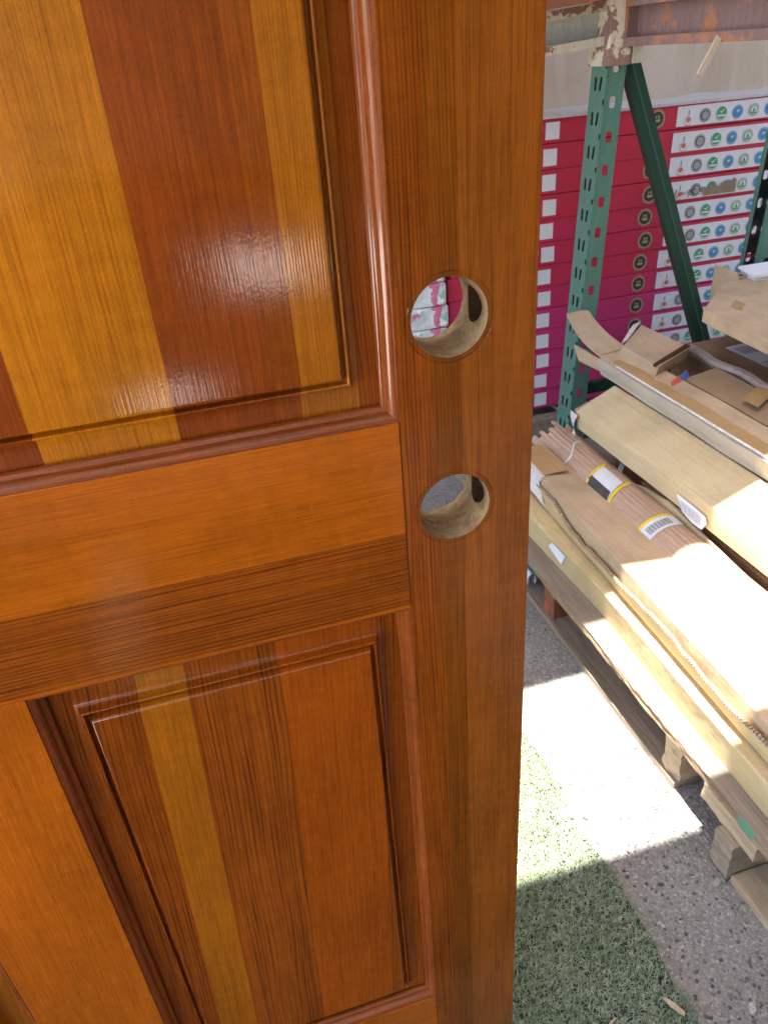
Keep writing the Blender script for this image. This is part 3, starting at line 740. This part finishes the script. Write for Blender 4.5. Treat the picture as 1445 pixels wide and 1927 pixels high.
# bundle of flat dowels wrapped in film
bund = thing('dowel_bundle', (.925, .9, .19), 'bundle of pinkish wooden strips wrapped in clear film with yellow edged labels', 'bundle')
cx, cz = .926, .234
rng = random.Random(4)
NS = 30
for k in range(NS):
    a = math.pi * 2 * k / NS; rx, rz = .0540, .0440
    px, pz = cx + rx * math.cos(a), cz + rz * math.sin(a); tx, tz = -rx * math.sin(a), rz * math.cos(a); l = math.hypot(tx, tz); tx /= l; tz /= l
    hw, ht = .0054, .0036; ye = 1.715 + rng.uniform(-.025, .03); m_ = MB()
    y0 = .15; S_ = []
    for y in (y0, .6, 1.1, 1.5, ye):
        sp = 1 + .10 * max(0, (y - 1.5) / .2); ox, oz = (px - cx) * sp + cx + rng.uniform(-.0001, .0001), (pz - cz) * sp + cz + rng.uniform(-.0001, .0002) + (.012 * max(0, (y - 1.3)) if 1 else 0)
        S_.append([(ox + tx * i * hw - tz * j * ht, y, oz + tz * i * hw + tx * j * ht) for i, j in ((-1, -1), (1, -1), (1, 1), (-1, 1))])
    m_.loft(S_); m_.build('strip', m_stick, bund, bund.location, bevel=.0005)
for k in range(16):
    px, pz = cx + rng.uniform(-.03, .03), cz + rng.uniform(-.02, .028); ye = 1.70 + rng.uniform(-.02, .05); m_ = MB(); m_.box(px - .005, px + .005, .2, ye, pz - .0035, pz + .0035)
    m_.build('strip', m_stick, bund, bund.location, bevel=.0005)
def band(y0, y1, a0, a1, off, mat, name, n=16, parent=bund, yslope=0, jag=0):
    m_ = MB(); rows = []
    for i in range(n + 1):
        a = lerp(a0, a1, i / n); rx, rz = .0580 + off, .0480 + off
        rows.append([(cx + rx * math.cos(a), y + yslope * (i / n - .5) + jag * nz3(i * .7, y * 9, 2), cz + .0095 * 0 + rz * math.sin(a) + max(0, y - 1.3) * .012) for y in (y0, (y0 + y1) / 2, y1)])
    m_.loft(rows, 0, False, False); o = m_.build(name, mat, parent, bund.location, smooth=True); return o
band(1.362, 1.452, R(88), R(160), .0016, m_white, 'label', yslope=-.03)
band(1.452, 1.461, R(80), R(162), .0020, m_yel, 'label_edge', yslope=-.03)
band(1.353, 1.362, R(70), R(160), .0020, m_yel, 'label_edge', yslope=-.03)
band(1.345, 1.435, R(128), R(198), .0028, m_blk, 'black_label_flap', yslope=-.04, jag=.008)
band(1.175, 1.215, R(60), R(150), .0016, m_white, 'label')
band(1.215, 1.223, R(55), R(150), .0018, m_yel, 'label_edge')
m_ = MB()
for k in range(22):
    a = R(84 + k * 2.6); wv = R(.7 + .8 * (k % 3 == 0)); rx, rz = .0602, .0502
    m_.poly([(cx + rx * math.cos(b), y, cz + rz * math.sin(b)) for b, y in ((a, 1.182), (a + wv, 1.182), (a + wv, 1.205), (a, 1.205))])
m_.build('barcode', m_black, bund, bund.location)
# pale slivers painted as glints of the crumpled clear film, left flank
m_ = MB(); rng2 = random.Random(8)
for k in range(150):
    a = R(rng2.uniform(120, 192)); y = rng2.uniform(1.1, 1.47); l = rng2.uniform(.006, .022); da = R(rng2.uniform(2, 9)) * rng2.choice((-1, 1)); rx, rz = .0593, .0493; wv = rng2.uniform(.0004, .0011)
    p = [(cx + rx * math.cos(b), yy, cz + rz * math.sin(b)) for b, yy in ((a, y), (a, y + wv), (a + da, y + l + wv), (a + da, y + l))]
    m_.poly(p)
m_.build('film_glint_crease', m_clear, bund, bund.location)
m_ = MB(); rows = []
for i in range(15):
    a = R(70 + i * 10); rows.append([(cx + (.0612 + .001 * nz3(i, 0, 2)) * math.cos(a), 1.60 + .012 * math.sin(i * .8) - i * .006 + d, cz + .003 + (.0520 + .001 * nz3(i, 1, 1)) * math.sin(a)) for d in (0, .008)])
m_.loft(rows, 0, False, False); m_.build('film_strap', m_clear, bund, bund.location, smooth=True)

# H: open flap carton between the bundle and E
def secH(y):
    t = max(0., min(1., (1.35 - y) / .4)); x = .968 - .012 * t
    zt = .300 - .03 * t - .05 * max(0, (y - 1.25) / .2)
    return [(x + .010, .186), (x + .016, .186), (x + .004, zt), (x - .002, zt)]
flapc = thing('flap_carton', (1.0, .9, .19), 'open dull carton with raised side flap between dowel bundle and yellow carton', 'carton')
carton_loft(secH, .2, 1.42, seed=8).build('flap', m_card2, flapc, flapc.location)
m_ = MB(); m_.box(.995, 1.16, .2, 1.40, .186, .262); m_.build('box', m_card3, flapc, flapc.location, bevel=.002)
# E: big yellow carton
def secE(y):
    d = .012 * max(0, (y - 1.3)) ; z = -.02 * max(0, y - 1.2) + .0
    return [(.960 - d * .2, .304 + z * .3), (1.062, .318 + z * .3), (1.066, .402 + z * .1), (1.058, .4035 + z * .1), (.964 - d, .3635 + z), (.957 - d, .3615 + z), (.9555 - d, .357 + z)]
big = thing('yellow_carton', (1.0, .9, .3), 'largest yellowish long carton with a frayed far corner and a torn barcode tag', 'carton')
carton_loft(secE, .25, 1.655, seed=11, amp=.0018).build('box', m_card2, big, big.location, smooth=True, sharp=40)
m_ = MB()
for k, (y0, y1) in enumerate(((1.19, 1.21),)):
    q = [(.954, 1.215, .336), (.954, 1.190, .305), (.9535, 1.150, .297), (.953, 1.118, .299), (.953, 1.106, .320), (.9535, 1.113, .333), (.954, 1.16, .336)]
    m_.poly(q)
m_.build('tag', m_paper, big, big.location)
m_ = MB()
for k in range(17):
    y = 1.198 - k * .0044; h = .002 + .0006 * (k % 3); m_.poly([(.9520, y, .306), (.9520, y - h * .5, .306), (.9520, y - h * .5, .327), (.9520, y, .330)])
m_.build('barcode', m_mgrey, big, big.location)
# frayed far end flaps + tape
m_ = MB(); rows = []
for i in range(8):
    t = i / 7; rows.append([(.95 + .112 * t + .002 * nz3(i * 2, 1, 1), 1.652, .346 + .040 * t), (.952 + .112 * t, 1.668 + .004 * nz3(i * 2, 3, 1), .352 + .04 * t + .003 * nz3(i * 2, 5, 1)), (.955 + .112 * t, 1.662, .345 + .038 * t)])
m_.loft(rows); m_.build('end_flap', m_corr, big, big.location)
m_ = MB(); rows = []
for i in range(7):
    t = i / 6; rows.append([(.944 - .003 * math.sin(t * 7), 1.652 - .07 * t * 0 + (.012 - .024 * t) * s_, .350 - .085 * t + .004 * nz3(i, s_, 5)) for s_ in (-1.6, -.5, .5, 1.6)])
m_.loft(rows, 0, False, False); m_.build('hanging_tape', m_clear, big, big.location, smooth=True)
m_ = MB(); rows = []
for i in range(10):
    t = i / 9; y = 1.565 + .085 * t; rows.append([(.962 + .09 * k / 5 - .0025, y, .3605 + .033 * k / 5 - .006 + .0015 * nz3(i * .6, k, 1)) for k in range(6)])
m_.loft(rows, 0, False, False); m_.build('tape_strip', m_tape, big, big.location, smooth=True)
m_ = MB(); m_.bar((.938, 1.42, .262), (.985, 1.47, .283), .012, .004); single(m_, 'tape_scrap', m_mgrey, (.95, 1.44, .27), 'grey twist of tape between the dowel bundle and the yellow carton', 'tape')

# F: long carton with a rolled pale side and curled far flap
def secF(y):
    return [(1.070, .405), (1.062, .418), (1.056, .436), (1.055, .450), (1.060, .4565), (1.140, .462), (1.144, .458), (1.144, .405)]
lf = thing('long_taped_carton', (1.1, .9, .4), 'long taped brown carton with pale rolled side and curled far flap', 'carton')
def secFs(y): s = secF(y); return s
m_ = MB(); m_2 = MB(); A, B_ = [], []
for i in range(61):
    y = .35 + (1.74 - .35) * i / 60; s = secF(y); dz = .002 * nz3(y * 7, 3, 3); dx = .0015 * nz3(y * 9, 5, 3)
    A.append([(x + dx, y, z + dz) for x, z in (s[0], s[1], s[2], s[3], (1.063, .4535), (1.066, .405))])
    B_.append([(x + dx, y, z + dz) for x, z in ((1.0665, .405), (1.0635, .4545), (1.057, .4575), (1.060, .4595), (1.140, .465), (1.145, .4615), (1.145, .405))])
m_.loft(A); m_.build('rolled_side', m_inner, lf, lf.location, smooth=True, sharp=50)
m_2.loft(B_); m_2.build('box', m_card, lf, lf.location)
m_ = MB(); rows = []
path = [(1.74, .000), (1.78, .006), (1.82, .016), (1.85, .034), (1.868, .055), (1.878, .080)]
for (y, dz) in path: rows.append([(1.058 - dz * .35 + .001, y, .4600 + dz), (1.1 - dz * .35, y, .4635 + dz), (1.142 - dz * .55, y, .4665 + dz * .9), (1.142 - dz * .55, y + .003, .4625 + dz * .9), (1.1 - dz * .35, y + .003, .4595 + dz), (1.058 - dz * .35 + .001, y + .003, .456 + dz)])
m_.loft(rows); m_.build('curled_flap', m_card, lf, lf.location, smooth=True, sharp=60)
m_ = MB(); rows = []
for i in range(6):
    t = i / 5; rows.append([(1.066 - .012 * t, 1.74 + .10 * t, .412), (1.058 - .014 * t, 1.74 + .10 * t, .430 + .01 * t), (1.057 - .02 * t, 1.74 + .10 * t, .449 + .012 * t), (1.062 - .02 * t, 1.74 + .10 * t, .449 + .012 * t), (1.071 - .012 * t, 1.74 + .1 * t, .414)])
m_.loft(rows); m_.build('curled_flap', m_card, lf, lf.location, smooth=True, sharp=60)
m_ = MB(); rows = []
for i in range(50):
    y = .4 + 1.28 * i / 49; wv = .030 + .010 * nz3(y * 5, 1, 1) + .008 * nz3(y * 22, 4, 1); dz = .002 * nz3(y * 7, 3, 3)
    rows.append([(1.0585, y, .4600 + dz), (1.0625, y, .4606 + dz), (1.063 + wv, y, .4606 + .0055 * wv / .08 + dz + .0004)])
m_.loft(rows, 0, False, False); m_.build('tape_strip', m_tape, lf, lf.location)
m_ = MB(); rng3 = random.Random(3); rows = []
for i in range(160):
    y = .7 + i * .006; rows.append([(1.0555 + .0012 * nz3(i * .9, 0, 0), y, .4565 + .0015 * nz3(i * .8, 3, 0)), (1.0585 + .0012 * nz3(i * .9, 4, 0), y, .4600 + .0012 * nz3(i, 6, 0))])
m_.loft(rows, 0, False, False); m_.build('film_strip', m_clear, lf, lf.location)

# G: crushed carton behind F
crush = thing('crushed_carton', (1.16, 1.4, .4), 'crushed dull brown carton with open torn end behind the long taped carton', 'carton')
carton_loft(lambda y: [(1.152, .38), (1.235, .38), (1.240, .475 - .03 * max(0, 1.2 - y)), (1.15, .462 - .03 * max(0, 1.2 - y))], .5, 1.50, seed=21, amp=.003).build('box', m_card3, crush, crush.location)
m_ = MB(); m_.hexa([(1.10, 1.545, .455), (1.225, 1.60, .46), (1.215, 1.79, .46), (1.08, 1.70, .455), (1.10, 1.535, .490), (1.225, 1.59, .502), (1.205, 1.78, .510), (1.085, 1.675, .500)])
m_.build('open_end', m_card, crush, crush.location, bevel=.003)
m_ = MB(); m_.hexa([(1.095, 1.541, .493), (1.225, 1.592, .507), (1.222, 1.604, .508), (1.092, 1.548, .494), (1.094, 1.537, .4885), (1.224, 1.590, .5035), (1.221, 1.600, .5035), (1.091, 1.544, .4885)]); m_.build('torn_lip', m_dark, crush, crush.location)
m_ = MB(); m_.hexa([(1.0835, 1.68, .5035), (1.115, 1.70, .5055), (1.205, 1.785, .5135), (1.17, 1.77, .511), (1.0835, 1.68, .508), (1.115, 1.70, .510), (1.205, 1.785, .518), (1.17, 1.77, .515)]); m_.build('film_strip', m_clear, crush, crush.location)
m_ = MB(); m_.poly([(1.165, 1.26, .479), (1.238, 1.30, .484), (1.238, 1.35, .484), (1.165, 1.31, .479)]); m_.build('tape_strip', m_tape, crush, crush.location)
for i_, (x, y, mt) in enumerate(((1.135, 1.49, m_blueprint), (1.10, 1.47, m_io))):
    m_ = MB(); m_.hexa([(x, y, .46), (x + .035, y + .014, .463), (x + .035, y + .017, .463), (x, y + .003, .46), (x, y + .008, .470), (x + .030, y + .022, .476), (x + .030, y + .025, .476), (x, y + .011, .470)])
    single(m_, 'packet', mt, (x, y, .46), ('small blue packet poking out of the crushed carton', 'small orange red packet beside the blue packet')[i_], 'packet')
# film tube, labelled carton, slab carton with arrows, papers
m_ = MB(); rows = []
for i in range(24):
    y = 1.05 + .62 * i / 23; x = 1.262 + .006 * math.sin(i) ; rows.append([(x + (.014 + .006 * nz3(i, k, 1)) * math.cos(k * .7854), y, .475 + (.012 + .005 * nz3(i, k, 4)) * math.sin(k * .7854)) for k in range(8)])
m_.loft(rows); single(m_, 'plastic_roll', flat('mauve_wrap', (.30, .235, .215), .3, .5, .2), (1.26, 1.3, .47), 'rumpled mauve plastic roll lying beside the labelled carton', 'plastic roll', smooth=True)
lab = thing('labelled_carton', (1.45, 1.5, .3), 'low brown carton with a white shipping label on top', 'carton')
m_ = MB(); m_.box(1.285, 1.72, 1.10, 1.74, .141, .448); m_.build('box', m_card3, lab, lab.location, bevel=.003)
m_ = MB(); m_.poly([(1.392, 1.40, .4495), (1.50, 1.40, .4495), (1.50, 1.675, .4495), (1.392, 1.665, .4495)]); m_.build('shipping_label', m_paper, lab, lab.location)
m_ = MB()
for k in range(9): m_.poly([(1.402 + k * .006, 1.60, .4505), (1.4045 + k * .006 + .002 * (k % 2), 1.60, .4505), (1.4045 + k * .006 + .002 * (k % 2), 1.65, .4505), (1.402 + k * .006, 1.65, .4505)])
m_.build('barcode', m_mgrey, lab, lab.location); m_ = MB()
for k in range(7): m_.poly([(1.40, 1.42 + k * .018, .4505), (1.45 + .02 * (k % 2), 1.42 + k * .018, .4505), (1.45 + .02 * (k % 2), 1.427 + k * .018, .4505), (1.40, 1.427 + k * .018, .4505)])
m_.build('label_print', m_mgrey, lab, lab.location)
arrow = thing('arrow_carton', (1.4, 1.5, .5), 'flat brown carton printed with black upright arrows at the right edge', 'carton')
m_ = MB(); zt, zb = .602, .572
P6 = [(1.222, 1.505), (1.40, 1.10), (1.95, 1.10), (1.95, 1.745), (1.425, 1.745), (1.232, 1.570)]
P6 = [(1.225, 1.512), (1.208, 1.20), (1.95, 1.05), (1.95, 1.745), (1.425, 1.745), (1.232, 1.570)]
m_.loft([[(x, y, zb) for x, y in P6], [(x, y, zt) for x, y in P6]]); m_.build('lid', m_card, arrow, arrow.location, bevel=.0015)
m_ = MB(); m_.box(1.62, 1.92, 1.22, 1.70, .450, .5715); m_.build('box', m_card3, arrow, arrow.location)
m_ = MB(); m_.poly([(1.30, 1.56, .6027), (1.345, 1.60, .6027), (1.345, 1.56, .6027), (1.30, 1.52, .6027)]); m_.build('tape_strip', m_tape, arrow, arrow.location)
m_ = MB()
def ar(x, y):
    for a in ([(0, 0), (.004, 0), (.004, .055), (0, .055)], [(-.012, .048), (.002, .066), (.016, .048), (.002, .056)], [(-.014, -.006), (.018, -.006), (.018, -.002), (-.014, -.002)]):
        m_.poly([(x + v, y - u, .6030) for u, v in [(p[0], p[1]) for p in a]])
ar(1.285, 1.385); ar(1.285, 1.345)
m_.build('arrow_print', m_black, arrow, arrow.location)
tray = thing('paper_tray_carton', (1.5, 1.78, .5), 'small open carton holding white papers beside the right rack post', 'carton')
m_ = MB(); m_.box(1.475, 1.72, 1.755, 1.76, .46, .606); m_.build('wall', m_card, tray, tray.location)
m_ = MB(); m_.box(1.475, 1.48, 1.761, 1.86, .46, .615); m_.build('wall', m_card, tray, tray.location)
m_ = MB(); m_.box(1.481, 1.72, 1.761, 1.86, .46, .47); m_.build('base', m_card3, tray, tray.location)
rng = random.Random(6)
for k in range(3):
    m_ = MB(); z = .600 + k * .0075; dx = rng.uniform(-.01, .02) ; m_.hexa([(1.478 + dx, 1.70 + dx, z), (1.75, 1.66 + dx, z), (1.75, 1.80, z), (1.50 + dx, 1.80, z), (1.478 + dx, 1.70 + dx, z + .0065), (1.75, 1.66 + dx, z + .0065), (1.75, 1.80, z + .0065), (1.50 + dx, 1.80, z + .0065)])
    single(m_, 'paper_pad', m_paper, (1.55, 1.75, .6), ('bottom white paper pad of the small pile by the right post', 'middle white paper pad of the small pile by the right post', 'top white paper pad of the small pile by the right post')[k], 'paper pad', 'white paper pads in a pile')

# ---------------------------------------------------------------- stacked flooring cartons with printed faces
SY = 2.15; RH = .0672; SZ0 = .134
m_boxr = [flat('box_red_%d' % k, c, .5, .2, .05) for k, c in enumerate(((.48, .030, .060), (.48, .030, .075), (.48, .032, .10), (.48, .036, .14)))]
def disc(m_, cx_, cz_, r, mi, y, n=20, sx=1.):
    m_.poly([(cx_ + r * sx * math.cos(-2 * math.pi * k / n), y, cz_ + r * math.sin(-2 * math.pi * k / n)) for k in range(n)], mi)
def icons(m_, y, skip=()):
    """coordinates relative to the box origin (front lower left of face)"""
    z = RH / 2 - .004
    ix = [.745, .800, .855, .910, .965, 1.02, 1.075, 1.13]
    if 0 not in skip:
        disc(m_, ix[0], z - .010, .0135, 3, y); disc(m_, ix[0], z - .009, .0122, 0, y - .0004); disc(m_, ix[0], z - .007, .0072, 5, y - .0008, sx=1.1); m_.poly([(ix[0] - .0015, y, z + .003), (ix[0] + .0015, y, z + .003), (ix[0] + .002, y, z + .018), (ix[0] - .002, y, z + .018)], 7)
    for k, (i, mi) in enumerate(((1, 2), (2, 4), (3, 7), (4, 3), (5, 7), (6, 4), (7, 2))):
        if i in skip: continue
        c = ix[i]; disc(m_, c, z, .0185, mi, y); disc(m_, c, z, .0165, 0, y - .0004)
        if mi == 2: disc(m_, c, z, .0150, 2, y - .0008); disc(m_, c, z, .0115, 3, y - .0012)
        elif mi == 4:
            disc(m_, c, z + .001, .0155, 4, y - .0008); m_.poly([(c - .014, y - .0012, z - .003), (c + .014, y - .0012, z - .003), (c + .012, y - .0012, z - .008), (c - .012, y - .0012, z - .008)], 0)
            m_.poly([(c - .006, y - .0012, z + .006), (c - .001, y - .0012, z), (c + .008, y - .0012, z + .010), (c + .006, y - .0012, z + .012), (c - .001, y - .0012, z + .004), (c - .0045, y - .0012, z + .0075)], 0)
        elif mi == 7:
            disc(m_, c, z, .0155, 7, y - .0008); m_.poly([(c - .007, y - .0012, z - .001), (c - .003, y - .0012, z + .006), (c, y - .0012, z + .002), (c + .003, y - .0012, z + .007), (c + .007, y - .0012, z - .001), (c + .004, y - .0012, z + .003), (c, y - .0012, z - .003), (c - .004, y - .0012, z + .003)], 0)
        else:
            disc(m_, c, z, .0150, 8, y - .0008); disc(m_, c, z, .0105, 0, y - .0010); m_.poly([(c - .006, y - .0014, z - .004), (c + .006, y - .0014, z - .004), (c, y - .0014, z + .009)], 4); m_.poly([(c - .010, y - .0014, z - .009), (c + .010, y - .0014, z - .009), (c + .008, y - .0014, z - .005), (c - .008, y - .0014, z - .005)], 4)
m_tree = flat('pale_green_print', (.22, .36, .25), .5)
IM = [m_white, m_boxr[0], m_dgrey, m_mgrey, m_ig, m_io, m_gold, m_ib, m_tree, m_torn, m_black]
BW = 1.22
def lab_mesh(kind):
    m_ = MB(); h = RH
    m_.poly([(.706, -.0010, .006), (BW - .004, -.0010, .006), (BW - .004, -.0010, h - .0085), (.707, -.0010, h - .0085)], 0)
    if kind == 'torn':
        icons(m_, -.0016, skip=())
        pts = []
        for k in range(26):
            t = k / 25; x = .815 + .125 * t; pts.append((x, -.0040, .030 + .016 * t + .006 * math.sin(t * 22) + .003 * math.sin(t * 57)))
        m_.poly([(.832, -.0040, .010), (.94, -.0040, .010)] + pts[::-1], 9)
        def stroke(P_):
            for a, b in zip(P_, P_[1:]): m_.bar((a[0], -.0045, a[1]), (b[0], -.0045, b[1]), .0016, .0004, 10, (0, 1, 0))
        stroke([(.700 + .02, .014), (.724, .013), (.728, .03), (.732, .038), (.729, .020), (.735, .013), (.742, .018)])
        stroke([(.748, .02), (.752, .028), (.757, .02), (.762, .028)])
        stroke([(.772, .012), (.778, .02), (.772, .026), (.78, .034), (.776, .02), (.786, .016), (.782, .03)])
        stroke([(.792, .010), (.793, .045)]); stroke([(.786, .03), (.8, .034)])
    else: icons(m_, -.0016)
    return m_
def seal_mesh():
    m_ = MB(); c, z = .642, RH / 2 - .001
    m_.poly([(c - .014, -.0008, z - .018), (c - .020, -.0008, z - .021), (c - .012, -.0008, z - .010)], 6); m_.poly([(c + .014, -.0008, z - .018), (c + .012, -.0008, z - .010), (c + .020, -.0008, z - .021)], 6)
    disc(m_, c, z, .0250, 6, -.0012, 28); disc(m_, c, z, .0232, 10, -.0014, 28); disc(m_, c, z, .0222, 6, -.0016, 28); disc(m_, c, z, .0195, 10, -.0018, 24)
    m_.poly([(c - .008, -.002, z - .008), (c + .008, -.002, z - .008), (c + .010, -.002, z - .001), (c - .010, -.002, z - .001)], 6)
    m_.poly([(c - .006, -.002, z + .002), (c - .002, -.002, z + .002), (c - .003, -.002, z + .010), (c - .006, -.002, z + .009)], 6); m_.poly([(c + .001, -.002, z + .002), (c + .006, -.002, z + .002), (c + .006, -.002, z + .010), (c + .002, -.002, z + .009)], 6)
    return m_
def box_mesh(): m_ = MB(); m_.box(0, BW, 0, .13, .0006, RH - .0006); return m_
body = box_mesh().build('body', m_boxr[0], None, bevel=.0018).data
labm = lab_mesh('ok').build('printed_label', IM).data; labt = lab_mesh('torn').build('printed_label', IM).data
sealm = seal_mesh().build('gold_seal', IM).data
m_ = MB(); m_.poly([(.291, -.0009, .010), (.334, -.0009, .010), (.334, -.0009, .054), (.291, -.0009, .054)]); stk = m_.build('white_sticker', m_white).data
m_ = MB()
pts = [(.262, .050), (.268, .047), (.268, .036), (.262, .022), (.252, .014), (.240, .016), (.236, .030), (.242, .046), (.256, .052), (.262, .050)]
for a, b in zip(pts, pts[1:]): m_.bar((a[0] + .012, -.0008, a[1]), (b[0] + .012, -.0008, b[1]), .0035, .0006, 0, (0, 1, 0))
letm = m_.build('script_letter', m_white).data
for o in [o for o in C.objects if o.name.split('.')[0] in ('body', 'printed_label', 'gold_seal', 'white_sticker', 'script_letter') and not o.parent]: bpy.data.objects.remove(o)
ordn = ['bottom', 'second from the bottom', 'third from the bottom', 'fourth from the bottom', 'fifth from the bottom', 'sixth from the bottom', 'middle, seventh from the bottom', 'sixth from the top', 'fifth from the top', 'fourth from the top', 'third from the top', 'second from the top', 'topmost']
rng = random.Random(12)
XB = .788
bodies = []
for k in range(13):
    me = body.copy(); me.materials[0] = m_boxr[0 if k > 8 else 1 if k > 5 else 2 if k > 4 else 3]; bodies.append(me)
    torn_ = k == 9
    col = 'red' if k > 4 else 'magenta'
    lb = 'red flooring carton with torn white label patch and scribble, fourth from the top' if torn_ else '%s flooring carton with white icon label, %s of the long stack' % (col, ordn[k])
    jx = rng.uniform(-.005, .004)
    t = thing('flooring_carton', (XB + jx, SY + rng.uniform(-.002, .002), SZ0 + k * RH), lb, 'flooring carton', 'flooring cartons stacked behind the rack post')
    t.rotation_euler.z = R(rng.uniform(-.4, .4)); t.rotation_euler.y = R(rng.uniform(-.08, .08))
    for nm, me2 in (('body', me), ('printed_label', labt if torn_ else labm), ('gold_seal', sealm), ('white_sticker', stk), ('script_letter', letm)):
        o = bpy.data.objects.new(nm, me2); C.objects.link(o); o.parent = t
m_ = MB(); rows = []
for i in range(40):
    x = XB - .005 + 1.24 * i / 39; h = .006 * nz3(x * 7, 0, 0)
    rows.append([(x, SY - .006, SZ0 + 13 * RH - .004), (x, SY - .007 + h * .3, SZ0 + 13 * RH + .004 + h * .4), (x, SY + .01, SZ0 + 13 * RH + .006 + abs(h) * .6), (x, SY + .12, SZ0 + 13 * RH + .010 + h)])
m_.loft(rows, 0, False, False); single(m_, 'stack_wrap', m_film, (1.4, 2.2, 1.0), 'grey shrink film over the top of the red carton stack', 'shrink film', smooth=True)
# neighbouring stack seen through the upper bore: cartons end on, white printed ends under rumpled film
m_sleeve = G('pale_printed_sleeve', .3, .5); g = m_sleeve; g.xyz(); a = g.noise(g.co, 26, 3, col=True); s_ = g.sep(a)
c = g.mix(g.mr(s_[0], .56, .60), (.60, .68, .68), (.62, .16, .30)); c = g.mix(g.mr(s_[1], .60, .63), c, (.30, .50, .48)); c = g.mix(g.mr(s_[2], .6, .64), c, (.8, .84, .86)); m_sleeve = g.out(c, g.bump(s_[0], .6, .02))
eb = MB(); eb.box(0, .36, 0, .2, .001, RH - .001); ebm = eb.build('tmp', m_sleeve, None, bevel=.006); em = ebm.data; bpy.data.objects.remove(ebm)
for k in range(13):
    o = bpy.data.objects.new('sleeved_carton', em); C.objects.link(o); o.location = (.415 + rng.uniform(-.006, .004), SY - .01 + rng.uniform(-.012, .006), SZ0 + k * RH + .0)
    o.rotation_euler.z = R(rng.uniform(-2, 2))
    tag(o, 'pale film sleeved carton, %s of its stack behind the door' % ordn[k], 'carton', 'pale sleeved cartons left of the red stack')
pallet((.40, 2.12, 0), 1.62, .30, 'wooden pallet under the red flooring carton stack')
m_ = MB(); m_.hexa([(1.02, 2.40, .6), (1.145, 2.40, .6), (1.145, 2.42, .6), (1.02, 2.42, .6), (1.02, 2.40, 1.05), (1.118, 2.40, 1.085), (1.118, 2.42, 1.085), (1.02, 2.42, 1.05)])
single(m_, 'dark_panel', flat('dark_brown', (.06, .045, .035)), (1.08, 2.4, .8), 'dark brown slanted panel behind the stack at the door edge', 'panel')
# things on the ground
m_ = MB()
for k in range(4):
    rows = []
    for i in range(9):
        a = R(-40 + i * 32); rows.append([(.712 + .006 * k + .020 * math.cos(a) * .6, yy + .004 * k, .040 - .003 * k + .020 * math.sin(a)) for yy in (1.40 + .004 * k, 1.62)])
    m_.loft(rows, 0, False, False)
single(m_, 'folded_plastic_sheet', m_pipe, (.72, 1.5, .03), 'pale blue folded plastic lying on the pallet board behind the red stringer', 'plastic')
def chip(x, y, z, l, w_, a, name, label, mat):
    m_ = MB(); ct, s_ = math.cos(a), math.sin(a)
    q = [(-.5, -.2), (-.1, -.5), (.5, -.3), (.45, .35), (.0, .5), (-.45, .25)]
    f = lambda u, v, h: (x + ct * u * l - s_ * v * w_, y + s_ * u * l + ct * v * w_, z + h)
    m_.loft([[f(u, v, 0) for u, v in q], [f(u * .95, v * .9, .003 + .002 * u) for u, v in q]])
    single(m_, name, mat, (x, y, z), label, name.replace('_', ' '))
chip(.473, .445, .016, .034, .008, -1.1, 'wood_chip', 'pale curled wood chip lying on the turf near its edge', m_pal2)
chip(.580, .414, .0015, .017, .011, .9, 'stone_chip', 'pale square stone chip on the asphalt at lower right', flat('pale_stone', (.36, .345, .31), .9, .1, .3, 0., 300))
chip(.652, .590, .0015, .016, .010, .6, 'rock_chip', 'small grey chip on the asphalt beside the splintered block', flat('grey_stone', (.28, .26, .22)))
chip(.376, .452, .015, .028, .003, .4, 'straw', 'thin pale straw on the turf at the bottom edge', m_pal2)
